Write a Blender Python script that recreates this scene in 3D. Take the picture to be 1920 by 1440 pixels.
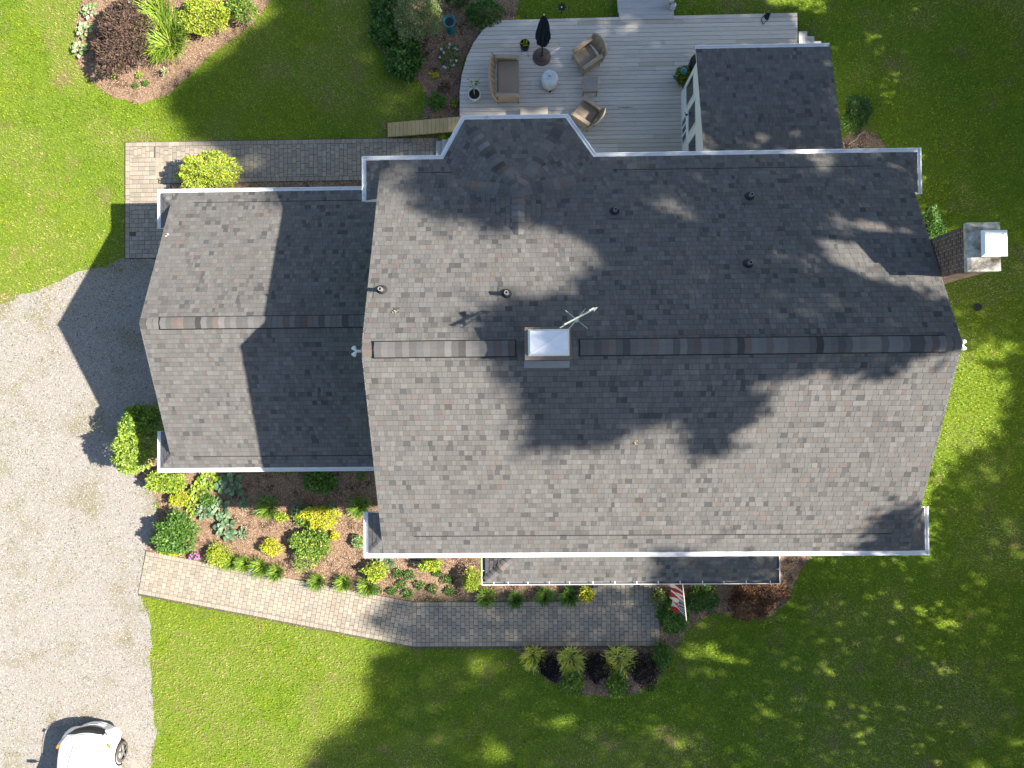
import bpy, math, random
import numpy as np
from mathutils import Vector, Matrix
random.seed(7); rng = np.random.default_rng(11)
C = bpy.context.scene.collection
for o in list(bpy.data.objects): bpy.data.objects.remove(o)
R = math.radians
scene = bpy.context.scene
# ------------------------------------------------------------------ camera (a drone hovering 24.6 m up, almost straight down)
HC = 24.6; FPX = 1331.0
def rotm(rx, ry, rz):
    return Matrix.Rotation(rx, 3, 'X') @ Matrix.Rotation(ry, 3, 'Y') @ Matrix.Rotation(rz, 3, 'Z')
RC = rotm(0.0185, 0.0178, -0.0097); RN = np.array(RC)
cam = bpy.data.cameras.new('camera'); camo = bpy.data.objects.new('camera', cam); C.objects.link(camo)
camo.matrix_world = Matrix.Translation((0, 0, HC)) @ RC.to_4x4()
cam.sensor_width = 36; cam.lens = FPX / 1920 * 36; cam.clip_end = 500; cam.clip_start = .5
scene.camera = camo
# ------------------------------------------------------------------ sky, sun, exposure
SUN_EL, SUN_AZ = R(40.0), R(-5.2)          # azimuth from +X towards +Y
SD = np.array([math.cos(SUN_EL)*math.cos(SUN_AZ), math.cos(SUN_EL)*math.sin(SUN_AZ), math.sin(SUN_EL)])
w = bpy.data.worlds.new('World'); scene.world = w; w.use_nodes = True
nt = w.node_tree; nt.nodes.clear()
sky = nt.nodes.new('ShaderNodeTexSky'); sky.sky_type = 'NISHITA'; sky.sun_disc = False; sky.dust_density = .9; sky.air_density = 1.0; sky.ozone_density = 1.0
sky.sun_elevation = SUN_EL; sky.sun_rotation = math.pi/2 - SUN_AZ
bg = nt.nodes.new('ShaderNodeBackground'); bg.inputs['Strength'].default_value = 0.073
ow = nt.nodes.new('ShaderNodeOutputWorld')
nt.links.new(sky.outputs[0], bg.inputs[0]); nt.links.new(bg.outputs[0], ow.inputs[0])
sl = bpy.data.lights.new('sun', 'SUN'); sl.energy = 4.6; sl.angle = R(0.7); sl.color = (1, .93, .83)
so = bpy.data.objects.new('sun', sl); C.objects.link(so)
so.rotation_euler = Vector(SD).to_track_quat('Z', 'Y').to_euler(); so.location = (30, -3, 30)
vs = scene.view_settings; vs.view_transform = 'Standard'; vs.look = 'None'; vs.exposure = 1.5; vs.gamma = 1; vs.use_curve_mapping = False
try: scene.cycles.use_denoising = True
except Exception: pass
# ------------------------------------------------------------------ helpers
def P(u, v, z=0.0):
    """ground survey: the place at height z seen at photo position u, v"""
    d = RN @ np.array([u-960, -(v-720), -FPX]); t = (z-HC)/d[2]
    return np.array([t*d[0], t*d[1], z])
def PX(pts, z=0.0): return [tuple(P(u, v, z)[:2]) for u, v in pts]
def project(w):
    d = (np.asarray(w) - np.array([0, 0, HC])) @ RN
    return 960 + FPX*d[..., 0]/-d[..., 2], 720 - FPX*d[..., 1]/-d[..., 2]
def inpoly(x, y, poly):
    x = np.asarray(x); y = np.asarray(y); r = np.zeros(x.shape, bool); n = len(poly)
    for i in range(n):
        x1, y1 = poly[i]; x2, y2 = poly[(i+1) % n]
        if y1 == y2: continue
        c = ((y1 > y) != (y2 > y)) & (x < (x2-x1)*(y-y1)/(y2-y1)+x1); r ^= c
    return r
_lat = rng.random((64, 64))
def vnoise(x, y, s):
    x = np.asarray(x)*s; y = np.asarray(y)*s
    xi = np.floor(x).astype(int); yi = np.floor(y).astype(int); fx = x-xi; fy = y-yi
    fx = fx*fx*(3-2*fx); fy = fy*fy*(3-2*fy)
    g = lambda a, b: _lat[a % 64, b % 64]
    return (g(xi, yi)*(1-fx)+g(xi+1, yi)*fx)*(1-fy)+(g(xi, yi+1)*(1-fx)+g(xi+1, yi+1)*fx)*fy
def fbm(x, y, s): return (vnoise(x, y, s)+.5*vnoise(x+7.3, y+3.1, 2*s)+.25*vnoise(x+1.7, y+9.2, 4.1*s))/1.75
# ---- materials
def mat(name, col=(.5, .5, .5), rough=.8, tint=False, var=.2, scale=6., bump=0., bscale=60., spec=.3, metal=0., transl=0., stretch=None, col2=None, c2scale=1.5, c2lo=.5, c2hi=.6, coat=0.):
    m = bpy.data.materials.new(name); m.use_nodes = True; nt = m.node_tree; N = nt.nodes; L = nt.links
    b = N['Principled BSDF']; out = N['Material Output']
    b.inputs['Roughness'].default_value = rough; b.inputs['Metallic'].default_value = metal
    b.inputs['Specular IOR Level'].default_value = spec; b.inputs['Coat Weight'].default_value = coat
    tc = N.new('ShaderNodeTexCoord'); vec = tc.outputs['Object']
    if stretch:
        mp = N.new('ShaderNodeMapping'); mp.inputs['Scale'].default_value = stretch; L.new(vec, mp.inputs['Vector']); vec = mp.outputs[0]
    if tint:
        a = N.new('ShaderNodeAttribute'); a.attribute_name = 'tint'; base = a.outputs['Color']
    else:
        c = N.new('ShaderNodeRGB'); c.outputs[0].default_value = (*col, 1); base = c.outputs[0]
    if col2:
        n2 = N.new('ShaderNodeTexNoise'); n2.inputs['Scale'].default_value = c2scale; n2.inputs['Detail'].default_value = 6; n2.inputs['Roughness'].default_value = .65; L.new(vec, n2.inputs['Vector'])
        rp = N.new('ShaderNodeMapRange'); rp.inputs['From Min'].default_value = c2lo; rp.inputs['From Max'].default_value = c2hi; L.new(n2.outputs['Fac'], rp.inputs['Value'])
        mx = N.new('ShaderNodeMix'); mx.data_type = 'RGBA'; L.new(rp.outputs[0], mx.inputs['Factor']); L.new(base, mx.inputs['A']); mx.inputs['B'].default_value = (*col2, 1); base = mx.outputs['Result']
    if var:
        n = N.new('ShaderNodeTexNoise'); n.inputs['Scale'].default_value = scale; n.inputs['Detail'].default_value = 5; n.inputs['Roughness'].default_value = .7; L.new(vec, n.inputs['Vector'])
        r = N.new('ShaderNodeMapRange'); r.inputs['From Min'].default_value = .25; r.inputs['From Max'].default_value = .75
        r.inputs['To Min'].default_value = 1-var; r.inputs['To Max'].default_value = 1+var; L.new(n.outputs['Fac'], r.inputs['Value'])
        mu = N.new('ShaderNodeVectorMath'); mu.operation = 'SCALE'; L.new(base, mu.inputs[0]); L.new(r.outputs[0], mu.inputs['Scale']); base = mu.outputs[0]
    L.new(base, b.inputs['Base Color'])
    if bump:
        nb = N.new('ShaderNodeTexNoise'); nb.inputs['Scale'].default_value = bscale; nb.inputs['Detail'].default_value = 4; L.new(vec, nb.inputs['Vector'])
        bp = N.new('ShaderNodeBump'); bp.inputs['Strength'].default_value = bump; bp.inputs['Distance'].default_value = .01; L.new(nb.outputs['Fac'], bp.inputs['Height']); L.new(bp.outputs[0], b.inputs['Normal'])
    if transl:
        t = N.new('ShaderNodeBsdfTranslucent'); L.new(base, t.inputs['Color'])
        ms = N.new('ShaderNodeMixShader'); ms.inputs[0].default_value = transl; L.new(b.outputs[0], ms.inputs[1]); L.new(t.outputs[0], ms.inputs[2]); L.new(ms.outputs[0], out.inputs['Surface'])
    return m
M = {}
M['lawn'] = mat('lawn_soil', (.135, .20, .018), .95, var=.4, scale=14, bump=.6, bscale=45, spec=.1, col2=(.20, .15, .07), c2scale=.9, c2lo=.56, c2hi=.72)
M['blade'] = mat('grass_blade', tint=True, rough=.55, var=0, spec=.25, transl=.3)
M['gravel'] = mat('gravel', (.295, .272, .24), .95, var=.32, scale=38, bump=1., bscale=60, spec=.2, col2=(.20, .18, .10), c2scale=.75, c2lo=.50, c2hi=.72)
M['stone'] = mat('gravel_stone', tint=True, rough=.9, var=0, spec=.25)
M['mulch'] = mat('mulch', (.28, .185, .12), .95, var=.5, scale=22, bump=1., bscale=50, spec=.1, col2=(.075, .05, .035), c2scale=2.2, c2lo=.5, c2hi=.62)
M['chip'] = mat('mulch_chip', tint=True, rough=.95, var=0, spec=.1)
M['sand'] = mat('joint_sand', (.12, .10, .075), .98, var=.4, scale=20, spec=.1)
M['paver'] = mat('concrete_paver', tint=True, rough=.9, var=.16, scale=30, bump=.3, bscale=120, spec=.2, col2=(.13, .115, .10), c2scale=1.1, c2lo=.60, c2hi=.78)
M['shingle'] = mat('asphalt_shingle', tint=True, rough=.95, var=.14, scale=45, bump=.5, bscale=220, spec=.18)
M['asphalt'] = mat('asphalt_underlay', (.035, .035, .037), .95, var=.2, spec=.15)
M['white'] = mat('white_paint', (.80, .80, .78), .5, var=.05, scale=3, spec=.35, col2=(.52, .50, .45), c2scale=3.5, c2lo=.62, c2hi=.8)
M['siding'] = mat('pale_siding', (.62, .64, .63), .6, var=.05, scale=2)
M['gutter'] = mat('gutter_metal', (.80, .80, .79), .45, var=.06, scale=5, spec=.4, col2=(.42, .42, .40), c2scale=2.6, c2lo=.58, c2hi=.8, stretch=(1, 1, .2))
M['trough'] = mat('gutter_inside', (.16, .16, .17), .5, var=.35, scale=7, spec=.4)  # aluminium inside of the gutter, shade in the trough put into its dark colour
M['glass'] = mat('window_glass', (.012, .014, .014), .08, var=0, spec=.5)
M['black'] = mat('black_metal', (.012, .012, .013), .5, var=.1)
M['rubber'] = mat('rubber', (.03, .03, .03), .7, var=.2)
M['pipe'] = mat('pvc_pipe', (.25, .25, .26), .5, var=.1)
M['brick'] = mat('brick', tint=True, rough=.9, var=.25, scale=25, bump=.5, bscale=90)
M['mortar'] = mat('mortar', (.46, .42, .37), .95, var=.25, scale=20)
M['crown'] = mat('chimney_concrete', (.52, .49, .42), .9, var=.5, scale=6, bump=.8, bscale=14, col2=(.14, .10, .065), c2scale=3.2, c2lo=.46, c2hi=.66)
M['steel'] = mat('chimney_cap_steel', (.86, .87, .88), .38, var=.05, scale=4, metal=.1, spec=.6)  # near-white colour stands in for the sky reflected in the steel
M['verdigris'] = mat('verdigris_copper', (.40, .46, .40), .6, var=.4, scale=14, metal=.2)
M['deck'] = mat('deck_board', tint=True, rough=.75, var=.12, scale=5, stretch=(.6, 6, 1), bump=.2, bscale=30, col2=(.22, .17, .12), c2scale=1.6, c2lo=.66, c2hi=.72)
M['deckside'] = mat('deck_fascia', (.30, .30, .29), .8, var=.2)
M['dirt'] = mat('dark_soil', (.05, .035, .025), .95, var=.4, scale=15)
M['ramp'] = mat('treated_pine', tint=True, rough=.8, var=.2, scale=4, stretch=(8, 1, 1))
M['wicker'] = mat('wicker', (.40, .31, .215), .7, var=.35, scale=70, bump=.8, bscale=110)
M['wickerseat'] = mat('woven_seat', (.30, .24, .18), .8, var=.3, scale=60, bump=.6, bscale=120)
M['cushion'] = mat('taupe_top', (.30, .28, .25), .8, var=.15, scale=20)
M['navy'] = mat('navy_canvas', (.010, .016, .028), .85, var=.3, scale=12)
M['bronze'] = mat('bronze_base', (.13, .09, .07), .45, var=.2, scale=8, metal=.5)
M['cover'] = mat('pale_vinyl_cover', (.62, .64, .64), .5, var=.12, scale=9, bump=.5, bscale=20)
M['pot'] = mat('white_ceramic', (.62, .63, .60), .4, var=.08)
M['soil'] = mat('potting_soil', (.035, .03, .02), .95, var=.4, scale=40)
M['teal'] = mat('teal_glaze', (.03, .17, .18), .35, var=.25, scale=8)
M['carpaint'] = mat('white_car_paint', (.82, .82, .82), .3, var=0, spec=.5, coat=.6)
M['carglass'] = mat('car_glass', (.015, .017, .02), .06, var=0, spec=.6)
M['carblack'] = mat('black_trim', (.02, .02, .021), .55, var=.1)
M['alloy'] = mat('alloy_rim', (.35, .35, .36), .35, metal=.8, var=.1)
M['tyre'] = mat('tyre_rubber', (.10, .085, .07), .9, var=.25, scale=10)
M['lamp'] = mat('headlamp_lens', (.55, .57, .6), .12, var=0, spec=.6)
M['amber'] = mat('amber_lens', (.75, .25, .02), .25, var=0)
M['leaf'] = mat('leaf', tint=True, rough=.45, var=0, spec=.35, transl=.22)
M['dryleaf'] = mat('matte_leaf', tint=True, rough=.8, var=0, spec=.15, transl=.12)
M['petal'] = mat('petal', tint=True, rough=.7, var=0, transl=.2)
M['bark'] = mat('bark', (.13, .10, .075), .95, var=.35, scale=9, bump=1, bscale=18, stretch=(1, 1, .3))
M['stem'] = mat('woody_stem', (.14, .10, .06), .9, var=.3)
M['cloth'] = mat('flag_cloth', tint=True, rough=.8, var=0, transl=.15)
M['pole'] = mat('pale_pole', (.66, .60, .50), .6, var=.1)
M['lampwhite'] = mat('floodlight_white', (.75, .75, .73), .4, var=.05)
# ---- meshes
def finish(me, name, m, parent=None, smooth=False):
    if m is not None:
        for x in (m if isinstance(m, (list, tuple)) else [m]): me.materials.append(M[x] if isinstance(x, str) else x)
    if smooth:
        me.polygons.foreach_set('use_smooth', [True]*len(me.polygons))
    o = bpy.data.objects.new(name, me); C.objects.link(o)
    if parent is not None:
        o.parent = parent; o.matrix_parent_inverse = Matrix.Translation(-Vector(parent.get('_b', (0, 0, 0))))
    return o
def mesh_np(name, V, F, m, tints=None, parent=None, smooth=False, mats=None):
    V = np.asarray(V, np.float32); F = np.asarray(F, np.int32); k = F.shape[1]
    me = bpy.data.meshes.new(name); me.vertices.add(len(V)); me.vertices.foreach_set('co', V.ravel())
    me.loops.add(F.size); me.loops.foreach_set('vertex_index', F.ravel())
    me.polygons.add(len(F)); me.polygons.foreach_set('loop_start', np.arange(0, F.size, k, dtype=np.int32))
    try: me.polygons.foreach_set('loop_total', np.full(len(F), k, np.int32))
    except Exception: pass
    me.update(calc_edges=True)
    if tints is not None: set_tint(me, tints)
    return finish(me, name, m, parent, smooth)
def set_tint(me, tints):
    a = me.attributes.new('tint', 'FLOAT_COLOR', 'FACE'); t = np.ones((len(tints), 4), np.float32); t[:, :3] = np.clip(np.asarray(tints)[:, :3], 0, 1); a.data.foreach_set('color', t.ravel())
class MB:
    def __init__(s): s.v = []; s.f = []; s.t = []; s.mi = []
    def poly(s, pts, t=(.5, .5, .5), mi=0):
        n = len(s.v); s.v += [tuple(p) for p in pts]; s.f.append(tuple(range(n, n+len(pts)))); s.t.append(t); s.mi.append(mi)
    def quads(s, V, F, t=(.5, .5, .5), mi=0):
        n = len(s.v); s.v += [tuple(p) for p in V]
        for f in F: s.f.append(tuple(i+n for i in f)); s.t.append(t); s.mi.append(mi)
    def box(s, c, d, rz=0, t=(.5, .5, .5), mi=0, tilt=None, bev=0):
        x, y, z = d[0]/2, d[1]/2, d[2]/2
        if bev:
            b = min(bev, x*.8, y*.8, z*.8)
            V = [(-x, -y, -z), (x, -y, -z), (x, y, -z), (-x, y, -z), (-x, -y, z-b), (x, -y, z-b), (x, y, z-b), (-x, y, z-b), (-x+b, -y+b, z), (x-b, -y+b, z), (x-b, y-b, z), (-x+b, y-b, z)]
            F = [(0, 3, 2, 1), (0, 1, 5, 4), (1, 2, 6, 5), (2, 3, 7, 6), (3, 0, 4, 7), (4, 5, 9, 8), (5, 6, 10, 9), (6, 7, 11, 10), (7, 4, 8, 11), (8, 9, 10, 11)]
        else:
            V = [(-x, -y, -z), (x, -y, -z), (x, y, -z), (-x, y, -z), (-x, -y, z), (x, -y, z), (x, y, z), (-x, y, z)]
            F = [(0, 3, 2, 1), (0, 1, 5, 4), (1, 2, 6, 5), (2, 3, 7, 6), (3, 0, 4, 7), (4, 5, 6, 7)]
        mt = Matrix.Rotation(rz, 3, 'Z')
        if tilt is not None: mt = mt @ tilt
        s.quads([tuple(mt @ Vector(p) + Vector(c)) for p in V], F, t, mi); return s
    def lathe(s, c, prof, n=20, t=(.5, .5, .5), mi=0, cap=True):
        V = []; F = []
        for r, z in prof:
            for i in range(n):
                a = 2*math.pi*i/n; V.append((c[0]+r*math.cos(a), c[1]+r*math.sin(a), c[2]+z))
        for j in range(len(prof)-1):
            for i in range(n):
                k = (i+1) % n; F.append((j*n+i, j*n+k, (j+1)*n+k, (j+1)*n+i))
        if cap: F.append(tuple(range((len(prof)-1)*n, len(prof)*n)))
        s.quads(V, F, t, mi); return s
    def tube(s, pts, r, n=8, t=(.5, .5, .5), mi=0):
        pts = [Vector(p) for p in pts]; V = []; F = []
        rr = r if isinstance(r, (list, tuple)) else [r]*len(pts)
        for i, p in enumerate(pts):
            d = (pts[min(i+1, len(pts)-1)]-pts[max(i-1, 0)]).normalized()
            a = d.orthogonal().normalized() if abs(d.z) > .95 else d.cross(Vector((0, 0, 1))).normalized(); b = d.cross(a)
            for k in range(n):
                g = 2*math.pi*k/n; V.append(p+(a*math.cos(g)+b*math.sin(g))*rr[i])
        for i in range(len(pts)-1):
            for k in range(n):
                l = (k+1) % n; F.append((i*n+k, i*n+l, (i+1)*n+l, (i+1)*n+k))
        F.append(tuple(range(n))[::-1]); F.append(tuple(range((len(pts)-1)*n, len(pts)*n)))
        s.quads(V, F, t, mi); return s
    def prism(s, poly, z0, z1, t=(.5, .5, .5), mi=0):
        n = len(poly); V = [(x, y, z0) for x, y in poly]+[(x, y, z1) for x, y in poly]
        F = [tuple(range(n))[::-1], tuple(range(n, 2*n))]+[(i, (i+1) % n, n+(i+1) % n, n+i) for i in range(n)]
        s.quads(V, F, t, mi); return s
    def build(s, name, m, parent=None, smooth=False, bevel=0, subsurf=0, kind=None):
        me = bpy.data.meshes.new(name); me.from_pydata(s.v, [], s.f); me.update()
        set_tint(me, s.t)
        if isinstance(m, (list, tuple)): me.polygons.foreach_set('material_index', s.mi)
        o = finish(me, name, m, parent, smooth)
        if bevel:
            b = o.modifiers.new('bevel', 'BEVEL'); b.width = bevel; b.segments = 2; b.limit_method = 'ANGLE'
        if subsurf:
            b = o.modifiers.new('sub', 'SUBSURF'); b.levels = subsurf; b.render_levels = subsurf
        if kind: o['kind'] = kind
        return o
def tag(o, label, cat, group=None):
    o['label'] = label; o['category'] = cat
    if group: o['group'] = group
    return o
def thing(name, loc, label, cat, group=None):
    o = bpy.data.objects.new(name, None); C.objects.link(o); o.location = tuple(float(x) for x in loc); o.empty_display_size = .3
    o['_b'] = [float(x) for x in loc]
    return tag(o, label, cat, group)
def struct(o): o['kind'] = 'structure'; return o
def clip(poly, a, b, c):          # keep a*x+b*y+c >= 0
    out = []
    n = len(poly)
    for i in range(n):
        p, q = poly[i], poly[(i+1) % n]; dp = a*p[0]+b*p[1]+c; dq = a*q[0]+b*q[1]+c
        if dp >= 0: out.append(p)
        if (dp > 0 and dq < 0) or (dp < 0 and dq > 0):
            k = dp/(dp-dq); out.append((p[0]+(q[0]-p[0])*k, p[1]+(q[1]-p[1])*k))
    return out
def clip_convex(poly, hull):      # hull counter-clockwise
    n = len(hull)
    for i in range(n):
        x1, y1 = hull[i]; x2, y2 = hull[(i+1) % n]
        poly = clip(poly, -(y2-y1), (x2-x1), (y2-y1)*x1-(x2-x1)*y1)
        if len(poly) < 3: return []
    return poly
def ccw(p):
    a = sum(p[i][0]*p[(i+1) % len(p)][1]-p[(i+1) % len(p)][0]*p[i][1] for i in range(len(p)))
    return p if a > 0 else p[::-1]
# ------------------------------------------------------------------ house measures
X0, X1, YR, BH = -3.832, 10.18, 1.151, 5.463
YN, YS = YR+BH, YR-BH; ZG, ZRG = 5.40, 7.922
GX0, GX1 = -4.387, 10.737; T = (ZRG-ZG-.05)/(BH-.12)
GRX, GRY, GRB, GGX, GZ, GZR = -10.973, 2.205, 4.461, -11.531, 2.50, 4.557
GT = (GZR-GZ-.05)/(GRB-.12); GN, GS = GRY+GRB, GRY-GRB
WX0, WX1, WY0, WY1 = X0+.36, X1-.36, YS+.55, YN-.55
def zmain(x, y): return ZRG - T*np.abs(y-YR)
def zgar(x, y): return GZR - GT*np.abs(y-GRY)
BPK = (-.24, 5.28); BPZ = float(zmain(0, 4.10))
bay = [P(826, 297, ZG)[:2], P(866, 217, ZG)[:2], P(1065, 214, ZG)[:2], P(1117, 291, ZG)[:2]]
bay[0][1] = YN; bay[3][1] = YN; bay[1][1] = bay[2][1] = (bay[1][1]+bay[2][1])/2
BPK = ((bay[0][0]+bay[3][0])/2, BPK[1])
SRX0, SRX1, SRY, SRZ, SRT = 5.36, 9.40, 10.74, 2.90, .225      # sun room roof
PRX0, PRX1, PRY, PRZ, PRT = float(P(903, 1095, 2.7)[0]), float(P(1463, 1092, 2.7)[0]), float(P(1180, 1096, 2.7)[1]), 2.70, .40
def surf(x, y):
    z = np.zeros_like(x)
    z = np.where((x > -2.2) & (x < 9.2) & (y > 6.6) & (y < 12.8), .5, z)
    z = np.where((x > GRX) & (x < X0) & (y > GS) & (y < GN), zgar(x, y), z)
    z = np.where((x > SRX0) & (x < SRX1) & (y < SRY) & (y > 6), SRZ+SRT*(SRY-y), z)
    z = np.where((x > PRX0) & (x < PRX1) & (y > PRY) & (y < -3.8), PRZ+PRT*(y-PRY), z)
    z = np.where((x > GX0) & (x < GX1) & (((y > YN-1.25) & (y < YN)) | ((y < YS+1.3) & (y > YS))), ZG+.2, z)
    z = np.where((x > X0) & (x < X1) & (y > YS) & (y < YN), zmain(x, y), z)
    z = np.where((y > YN-.5) & (y < bay[1][1]) & (np.abs(x-BPK[0]) < 2.2), ZG+.3, z)
    return z
def hit(u, v):
    u = np.atleast_1d(np.asarray(u, float)); v = np.atleast_1d(np.asarray(v, float))
    d = (RN @ np.stack([u-960, -(v-720), np.full_like(u, -FPX)])).T
    res = np.zeros((len(u), 3)); done = np.zeros(len(u), bool)
    for z in np.arange(9.0, -.001, -.04):
        t = (z-HC)/d[:, 2]; p = d*t[:, None]; p[:, 2] = z
        k = (~done) & (surf(p[:, 0], p[:, 1]) >= z); res[k] = p[k]; done |= k
    t = -HC/d[:, 2]; p = d*t[:, None]; p[:, 2] = 0; res[~done] = p[~done]
    return res
# ------------------------------------------------------------------ ground
drive = PX([(-260, 600), (0, 572), (60, 548), (150, 512), (236, 486), (330, 480), (330, 860), (268, 880), (292, 930), (298, 962), (275, 1033), (266, 1113), (276, 1150), (284, 1200), (282, 1300), (292, 1360), (286, 1440), (290, 1700), (-260, 1700)])
bed_front = PX([(262, 760), (330, 750), (330, 886), (720, 886), (720, 1040), (900, 1040), (900, 1090), (1114, 1090), (1114, 1127), (960, 1127), (780, 1128), (700, 1115), (640, 1104), (520, 1082), (400, 1058), (275, 1033), (290, 985), (300, 950), (284, 915), (236, 880), (222, 830)])
bed_low = PX([(950, 1208), (1240, 1208), (1246, 1240), (1228, 1278), (1190, 1298), (1140, 1308), (1080, 1300), (1030, 1276), (990, 1245)])
bed_right = PX([(1226, 1040), (1520, 1040), (1492, 1090), (1476, 1130), (1430, 1158), (1400, 1146), (1330, 1150), (1290, 1180), (1262, 1215), (1237, 1215), (1230, 1150)])
bed_tl = PX([(168, -60), (140, 60), (146, 118), (170, 150), (210, 182), (262, 196), (320, 176), (358, 140), (395, 104), (430, 80), (475, 45), (500, 10), (540, -60)])
bed_top = PX([(690, -60), (700, 70), (742, 130), (790, 155), (800, 190), (790, 216), (800, 232), (866, 232), (866, 120), (880, 90), (910, 55), (965, 38), (975, 0), (980, -60)])
bed_back = PX([(300, 338), (700, 334), (700, 380), (300, 380)])
bed_east = PX([(1570, 270), (1582, 256), (1612, 243), (1640, 250), (1668, 285), (1660, 320), (1570, 320)])
path_back_h = PX([(236, 268), (822, 262), (824, 340), (236, 346)])
path_back_v = PX([(236, 268), (318, 268), (318, 484), (236, 484)])
deck_px = [(862, 230), (862, 170), (866, 140), (875, 108), (888, 80), (905, 57), (920, 45), (935, 38), (1160, 32), (1495, 24), (1497, 300), (862, 300)]
deck_poly = PX(deck_px, .5)
def rough(poly, step=.22, amp=.16):
    out = []; n = len(poly)
    for i in range(n):
        a = np.array(poly[i]); b_ = np.array(poly[(i+1) % n]); k = max(1, int(np.linalg.norm(b_-a)/step))
        for j in range(k): p = a+(b_-a)*j/k; out.append((float(p[0]+amp*2*(fbm(p[0], p[1], 2.7)-.5)), float(p[1]+amp*2*(fbm(p[0]+31, p[1]+17, 2.7)-.5))))
    return out
def sheet(name, poly, z, m):
    b = MB(); b.poly([(x, y, z) for x, y in ccw(list(poly))]); return struct(b.build(name, m))
sheet('lawn', [(-120, -120), (120, -120), (120, 120), (-120, 120)], 0, 'lawn')
drive = rough(drive)
sheet('driveway', drive, .010, 'gravel')
beds = [bed_front, bed_low, bed_right, bed_tl, bed_top, bed_back, bed_east]
beds = [rough(b, .25, .08) for b in beds]
for i, b in enumerate(beds): sheet('mulch_bed', b, .014+.001*i, 'mulch')
# pavers ------------------------------------------------------------
PW, PL = .152, .229
def paver_mesh(b, c, w, l, ax, t, rndr):
    """one block: c centre, w along ax, l across; blocks of the slanting run are cut at the joint"""
    if abs(ax[1]) > .01 and c[0] > jx-.2:
        a = np.array(ax); q = np.array([-a[1], a[0]]); cc = np.array(c); p = [tuple(cc+a*(i*(w/2-.005))+q*(j*(l/2-.005))) for i, j in ((-1, -1), (1, -1), (1, 1), (-1, 1))]
        p = clip(p, -1, 0, jx+.052)
        if len(p) > 2: b.prism(p, .012, .045, t)
        return
    a = Vector((ax[0], ax[1], 0)); q = Vector((-ax[1], ax[0], 0)); g = .005
    w = w/2-g; l = l/2-g; h = .045+rndr.uniform(-.003, .003); tl = [rndr.uniform(-.0025, .0025) for _ in range(4)]; e = .006
    pts = [(-1, -1), (1, -1), (1, 1), (-1, 1)]; V = []
    for s1, s2 in pts: V.append(Vector((c[0], c[1], .0))+a*(s1*w)+q*(s2*l)+Vector((0, 0, .012)))
    for (s1, s2), d in zip(pts, tl): V.append(Vector((c[0], c[1], 0))+a*(s1*w)+q*(s2*l)+Vector((0, 0, h-e+d)))
    for (s1, s2), d in zip(pts, tl): V.append(Vector((c[0], c[1], 0))+a*(s1*(w-e))+q*(s2*(l-e))+Vector((0, 0, h+d)))
    F = [(0, 1, 5, 4), (1, 2, 6, 5), (2, 3, 7, 6), (3, 0, 4, 7), (4, 5, 9, 8), (5, 6, 10, 9), (6, 7, 11, 10), (7, 4, 8, 11), (8, 9, 10, 11)]
    b.quads(V, F, t)
def paver_tint(r, warm=1.):
    k = r.uniform(.78, 1.02); c = r.choice([(.365, .315, .245), (.39, .335, .26), (.35, .305, .245), (.37, .31, .24), (.34, .305, .25)])
    return tuple(x*k*warm for x in c)
def lay(base, blocks, r, warm):
    """blocks: (cx, cy, w, l, axis). the 300 nearest the eye are single pavers, the rest one mass"""
    blocks.sort(key=lambda q: q[0]**2+q[1]**2); rest = MB()
    for i, (cx, cy, w_, l_, ax) in enumerate(blocks):
        t = paver_tint(r, warm)
        if i < 300:
            b = MB(); paver_mesh(b, (cx, cy), w_, l_, ax, t, r)
            if b.v: b.build('paver', 'paver', base)
        else: paver_mesh(rest, (cx, cy), w_, l_, ax, t, r)
    if rest.v: rest.build('pavers', 'paver', base, kind='stuff')
r_ = random.Random(3)
def strip(x0, x1, y0, y1, cols, r, keep=None, running=False, border=()):
    """fill a rectangle; cols=True: columns of width PW along x, pieces along y"""
    out = []
    if cols:
        n = round((x1-x0)/PW)
        for i in range(n):
            x = x0+(i+.5)*(x1-x0)/n; y = y0-(0 if y1-y0 < .2 else r.choice([0, .07, .12, .15]) if not running else (.0 if i % 2 else .115))
            while y < y1-.03:
                l = PW if y1-y0 < .2 else r.choice([PL, PL, PL, PW]) if not running else PL
                a, b_ = max(y, y0), min(y+l, y1)
                if b_-a > .02: out.append((x, (a+b_)/2, (x1-x0)/n, b_-a, (1, 0)))
                y += l
    else:
        n = round((y1-y0)/PW)
        for i in range(n):
            y = y0+(i+.5)*(y1-y0)/n; x = x0-(0 if y1-y0 < .2 else r.choice([0, .07, .12, .15]))
            while x < x1-.03:
                l = r.choice([PL, PL, PL, PW]); a, b_ = max(x, x0), min(x+l, x1)
                if b_-a > .05: out.append(((a+b_)/2, y, b_-a, (y1-y0)/n, (1, 0)))
                x += l
    return [o for o in out if keep is None or keep(o[0], o[1])]
bx0, by1 = P(236, 268)[:2]; bx1 = P(822, 262)[0]; by0 = P(500, 341)[1]; bvx1 = P(322, 400)[0]; byb = P(260, 484)[1]
pb = sheet('back_path', [(bx0-.03, by1+.03), (bx1+.02, by1+.03), (bx1+.02, by0-.03), (bvx1, by0-.03), (bvx1, byb-.03), (bx0-.03, byb-.03)], .022, 'sand')
blk = strip(bx0+PW, bx1, by0+PW, by1-PW, True, r_, lambda x, y: x > bx0+1.0)
blk += strip(bx0, bx1, by1-PW, by1, False, r_) + strip(bx0+1.2, bx1, by0, by0+PW, False, r_)
blk += strip(bx0+PW, bx0+1.0, by0+.9, by1-PW, True, r_)
blk += strip(bx0, bx0+PW, byb, by1-PW, True, r_) + strip(bx0+PW, bvx1, byb, by0+.9, False, r_, lambda x, y: y < by0 or x < bx0+1.2)
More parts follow.
